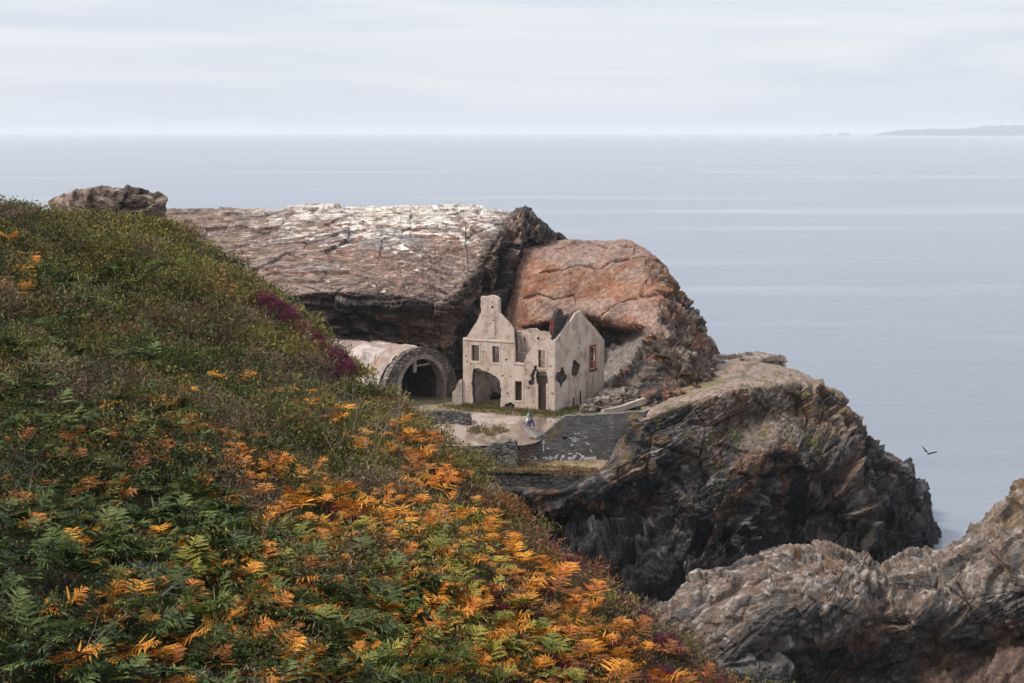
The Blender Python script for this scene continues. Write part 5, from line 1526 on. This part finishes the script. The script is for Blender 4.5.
def person(loc, yaw, top_c, leg_c, hair_c, label, stride=0.30, bag=False, long_hair=False, arm=0.35, jacket=None):
    root = empty('person', loc); root.rotation_euler = (0, 0, yaw)
    tag(root, label, 'person')
    s = stride
    V = [(0, 0, .93), (0, 0, 1.12), (0.01, 0, 1.32), (0.02, 0, 1.45), (0.03, 0, 1.52), (0.04, 0, 1.60), (0.04, 0, 1.69),
         (0, .10, .90), (s * .45, .10, .52), (s * .8, .10, .10), (s * .8 + .16, .10, .045),
         (0, -.10, .90), (-s * .10, -.10, .50), (-s * .95, -.10, .15), (-s * .95 + .13, -.10, .05),
         (0.01, .19, 1.40), (-.10, .24, 1.14), (-.02, .24, .90), (0.04, .235, .82),
         (0.01, -.19, 1.40), (.10, -.24, 1.15), (.10 + arm * .6, -.22, 1.02), (.16 + arm * .7, -.21, 1.0)]
    E = [(0, 1), (1, 2), (2, 3), (3, 4), (4, 5), (5, 6), (0, 7), (7, 8), (8, 9), (9, 10), (0, 11), (11, 12), (12, 13), (13, 14), (2, 15), (15, 16), (16, 17), (17, 18), (2, 19), (19, 20), (20, 21), (21, 22)]
    R = [.13, .12, .14, .06, .055, .095, .07, .095, .062, .042, .04, .095, .062, .042, .04, .062, .045, .034, .036, .062, .045, .034, .036]
    body = skin_body(V, E, R)
    skin = flat('skin_tone', (0.52, 0.30, 0.22))
    def child(name, me, mat):
        o = bpy.data.objects.new(name, me); COL.objects.link(o); me.materials.clear(); me.materials.append(mat); o.parent = root
    child('body', body, skin)
    child('top', skin_body([V[0], V[1], V[2], (0.015, 0, 1.40), V[15], (-.055, .22, 1.24), V[19], (.055, -.22, 1.26)], [(0, 1), (1, 2), (2, 3), (2, 4), (4, 5), (2, 6), (6, 7)], [.155, .145, .165, .10, .085, .07, .085, .07]), flat('shirt_cloth', top_c))
    child('trousers', skin_body([(0, 0, .98), V[0], V[7], V[8], V[9], V[11], V[12], V[13]], [(0, 1), (1, 2), (2, 3), (3, 4), (1, 5), (5, 6), (6, 7)], [.135, .15, .112, .082, .062, .112, .082, .062]), flat('trouser_cloth', leg_c))
    child('hair', skin_body([(0.02, 0, 1.64), (0.01, 0, 1.72), (-.04, 0, 1.62), (-.06, 0, 1.52 if long_hair else 1.60)], [(0, 1), (0, 2), (2, 3)], [.10, .085, .085, .05]), flat('hair', hair_c))
    for (fx, fy, fz) in ((s * .8 + .09, .10, .05), (-s * .95 + .07, -.10, .06)):
        child('shoe', skin_body([(fx - .10, fy, fz), (fx + .03, fy, fz), (fx + .14, fy, fz - .01)], [(0, 1), (1, 2)], [.05, .052, .04]), flat('shoe_white', (0.75, 0.74, 0.72)))
    if jacket:
        child('jacket', skin_body([(-.05, -.05, .98), (-.12, -.08, .80), (-.20, -.10, .58)], [(0, 1), (1, 2)], [.15, .15, .11]), flat('white_jacket', jacket))
    if bag:
        child('backpack', skin_body([(-.17, 0, 1.36), (-.19, 0, 1.10)], [(0, 1)], [(.13, .10), (.14, .12)]), flat('dark_bag', (0.02, 0.025, 0.04)))
    return root
p1 = G(528.4, 419.7, Z0); p1[2] = float(terrace_z(p1[:1], p1[1:2])[0])
person(p1, 0.15, (0.05, 0.48, 0.36), (0.06, 0.09, 0.24), (0.16, 0.07, 0.045), 'person in a teal top with a white jacket tied round the waist walking right', 0.30, jacket=(0.75, 0.72, 0.70), long_hair=True)
p2 = G(531.4, 419.2, Z0); p2[2] = float(terrace_z(p2[:1], p2[1:2])[0])
person(p2, -0.1, (0.035, 0.04, 0.07), (0.05, 0.07, 0.19), (0.02, 0.015, 0.012), 'dark haired person in a dark top and jeans walking beside the teal one', 0.34, bag=False)

def gull(loc):
    root = empty('seagull', loc); tag(root, 'dark winged white bellied gull flying low over the sea', 'bird')
    bw_ = flat('white_plumage', (0.8, 0.76, 0.72)); dk = flat('dark_wing', (0.035, 0.032, 0.035)); yl_ = flat('beak_yellow', (0.5, 0.3, 0.05))
    def child(name, me, mat):
        o = bpy.data.objects.new(name, me); COL.objects.link(o); me.materials.clear(); me.materials.append(mat); o.parent = root
    child('body', skin_body([(-.30, 0, -.01), (-.15, 0, 0), (.03, 0, .0), (.18, 0, .03), (.27, 0, .05)], [(0, 1), (1, 2), (2, 3), (3, 4)], [(.05, .02), .075, .085, .055, .05]), bw_)
    child('beak', skin_body([(.30, 0, .045), (.37, 0, .03)], [(0, 1)], [.018, .008]), yl_)
    for sg in (1, -1):
        pts = np.array([(.16, .04, .03), (.24, .30, .20), (.12, .60, .36), (-.16, .76, .44), (-.20, .50, .28), (-.26, .26, .14), (-.22, .04, .02)]) * np.array([1, sg, 1])
        if sg < 0: pts[:, 2] *= 1.15
        V = np.concatenate([pts + (0, 0, .012), pts - (0, 0, .012)]); n = len(pts)
        Fc = [tuple(range(n)), tuple(range(2 * n - 1, n - 1, -1))] + [(i, n + i, n + (i + 1) % n, (i + 1) % n) for i in range(n)]
        child('wing', poly_mesh('wing', V, Fc), dk)
    V = np.array([(-.26, .05, .01), (-.46, .10, .01), (-.46, -.10, .01), (-.26, -.05, .01)]); V = np.concatenate([V, V - (0, 0, .02)])
    child('tail', poly_mesh('tail', V, [(0, 1, 2, 3), (7, 6, 5, 4), (0, 4, 5, 1), (1, 5, 6, 2), (2, 6, 7, 3), (3, 7, 4, 0)]), bw_)
    return root
g_ = gull(W(928, 454, 150)); g_.rotation_euler = (0.25, 0.35, 0.9); g_.scale = (1.0, 1.0, 1.0)
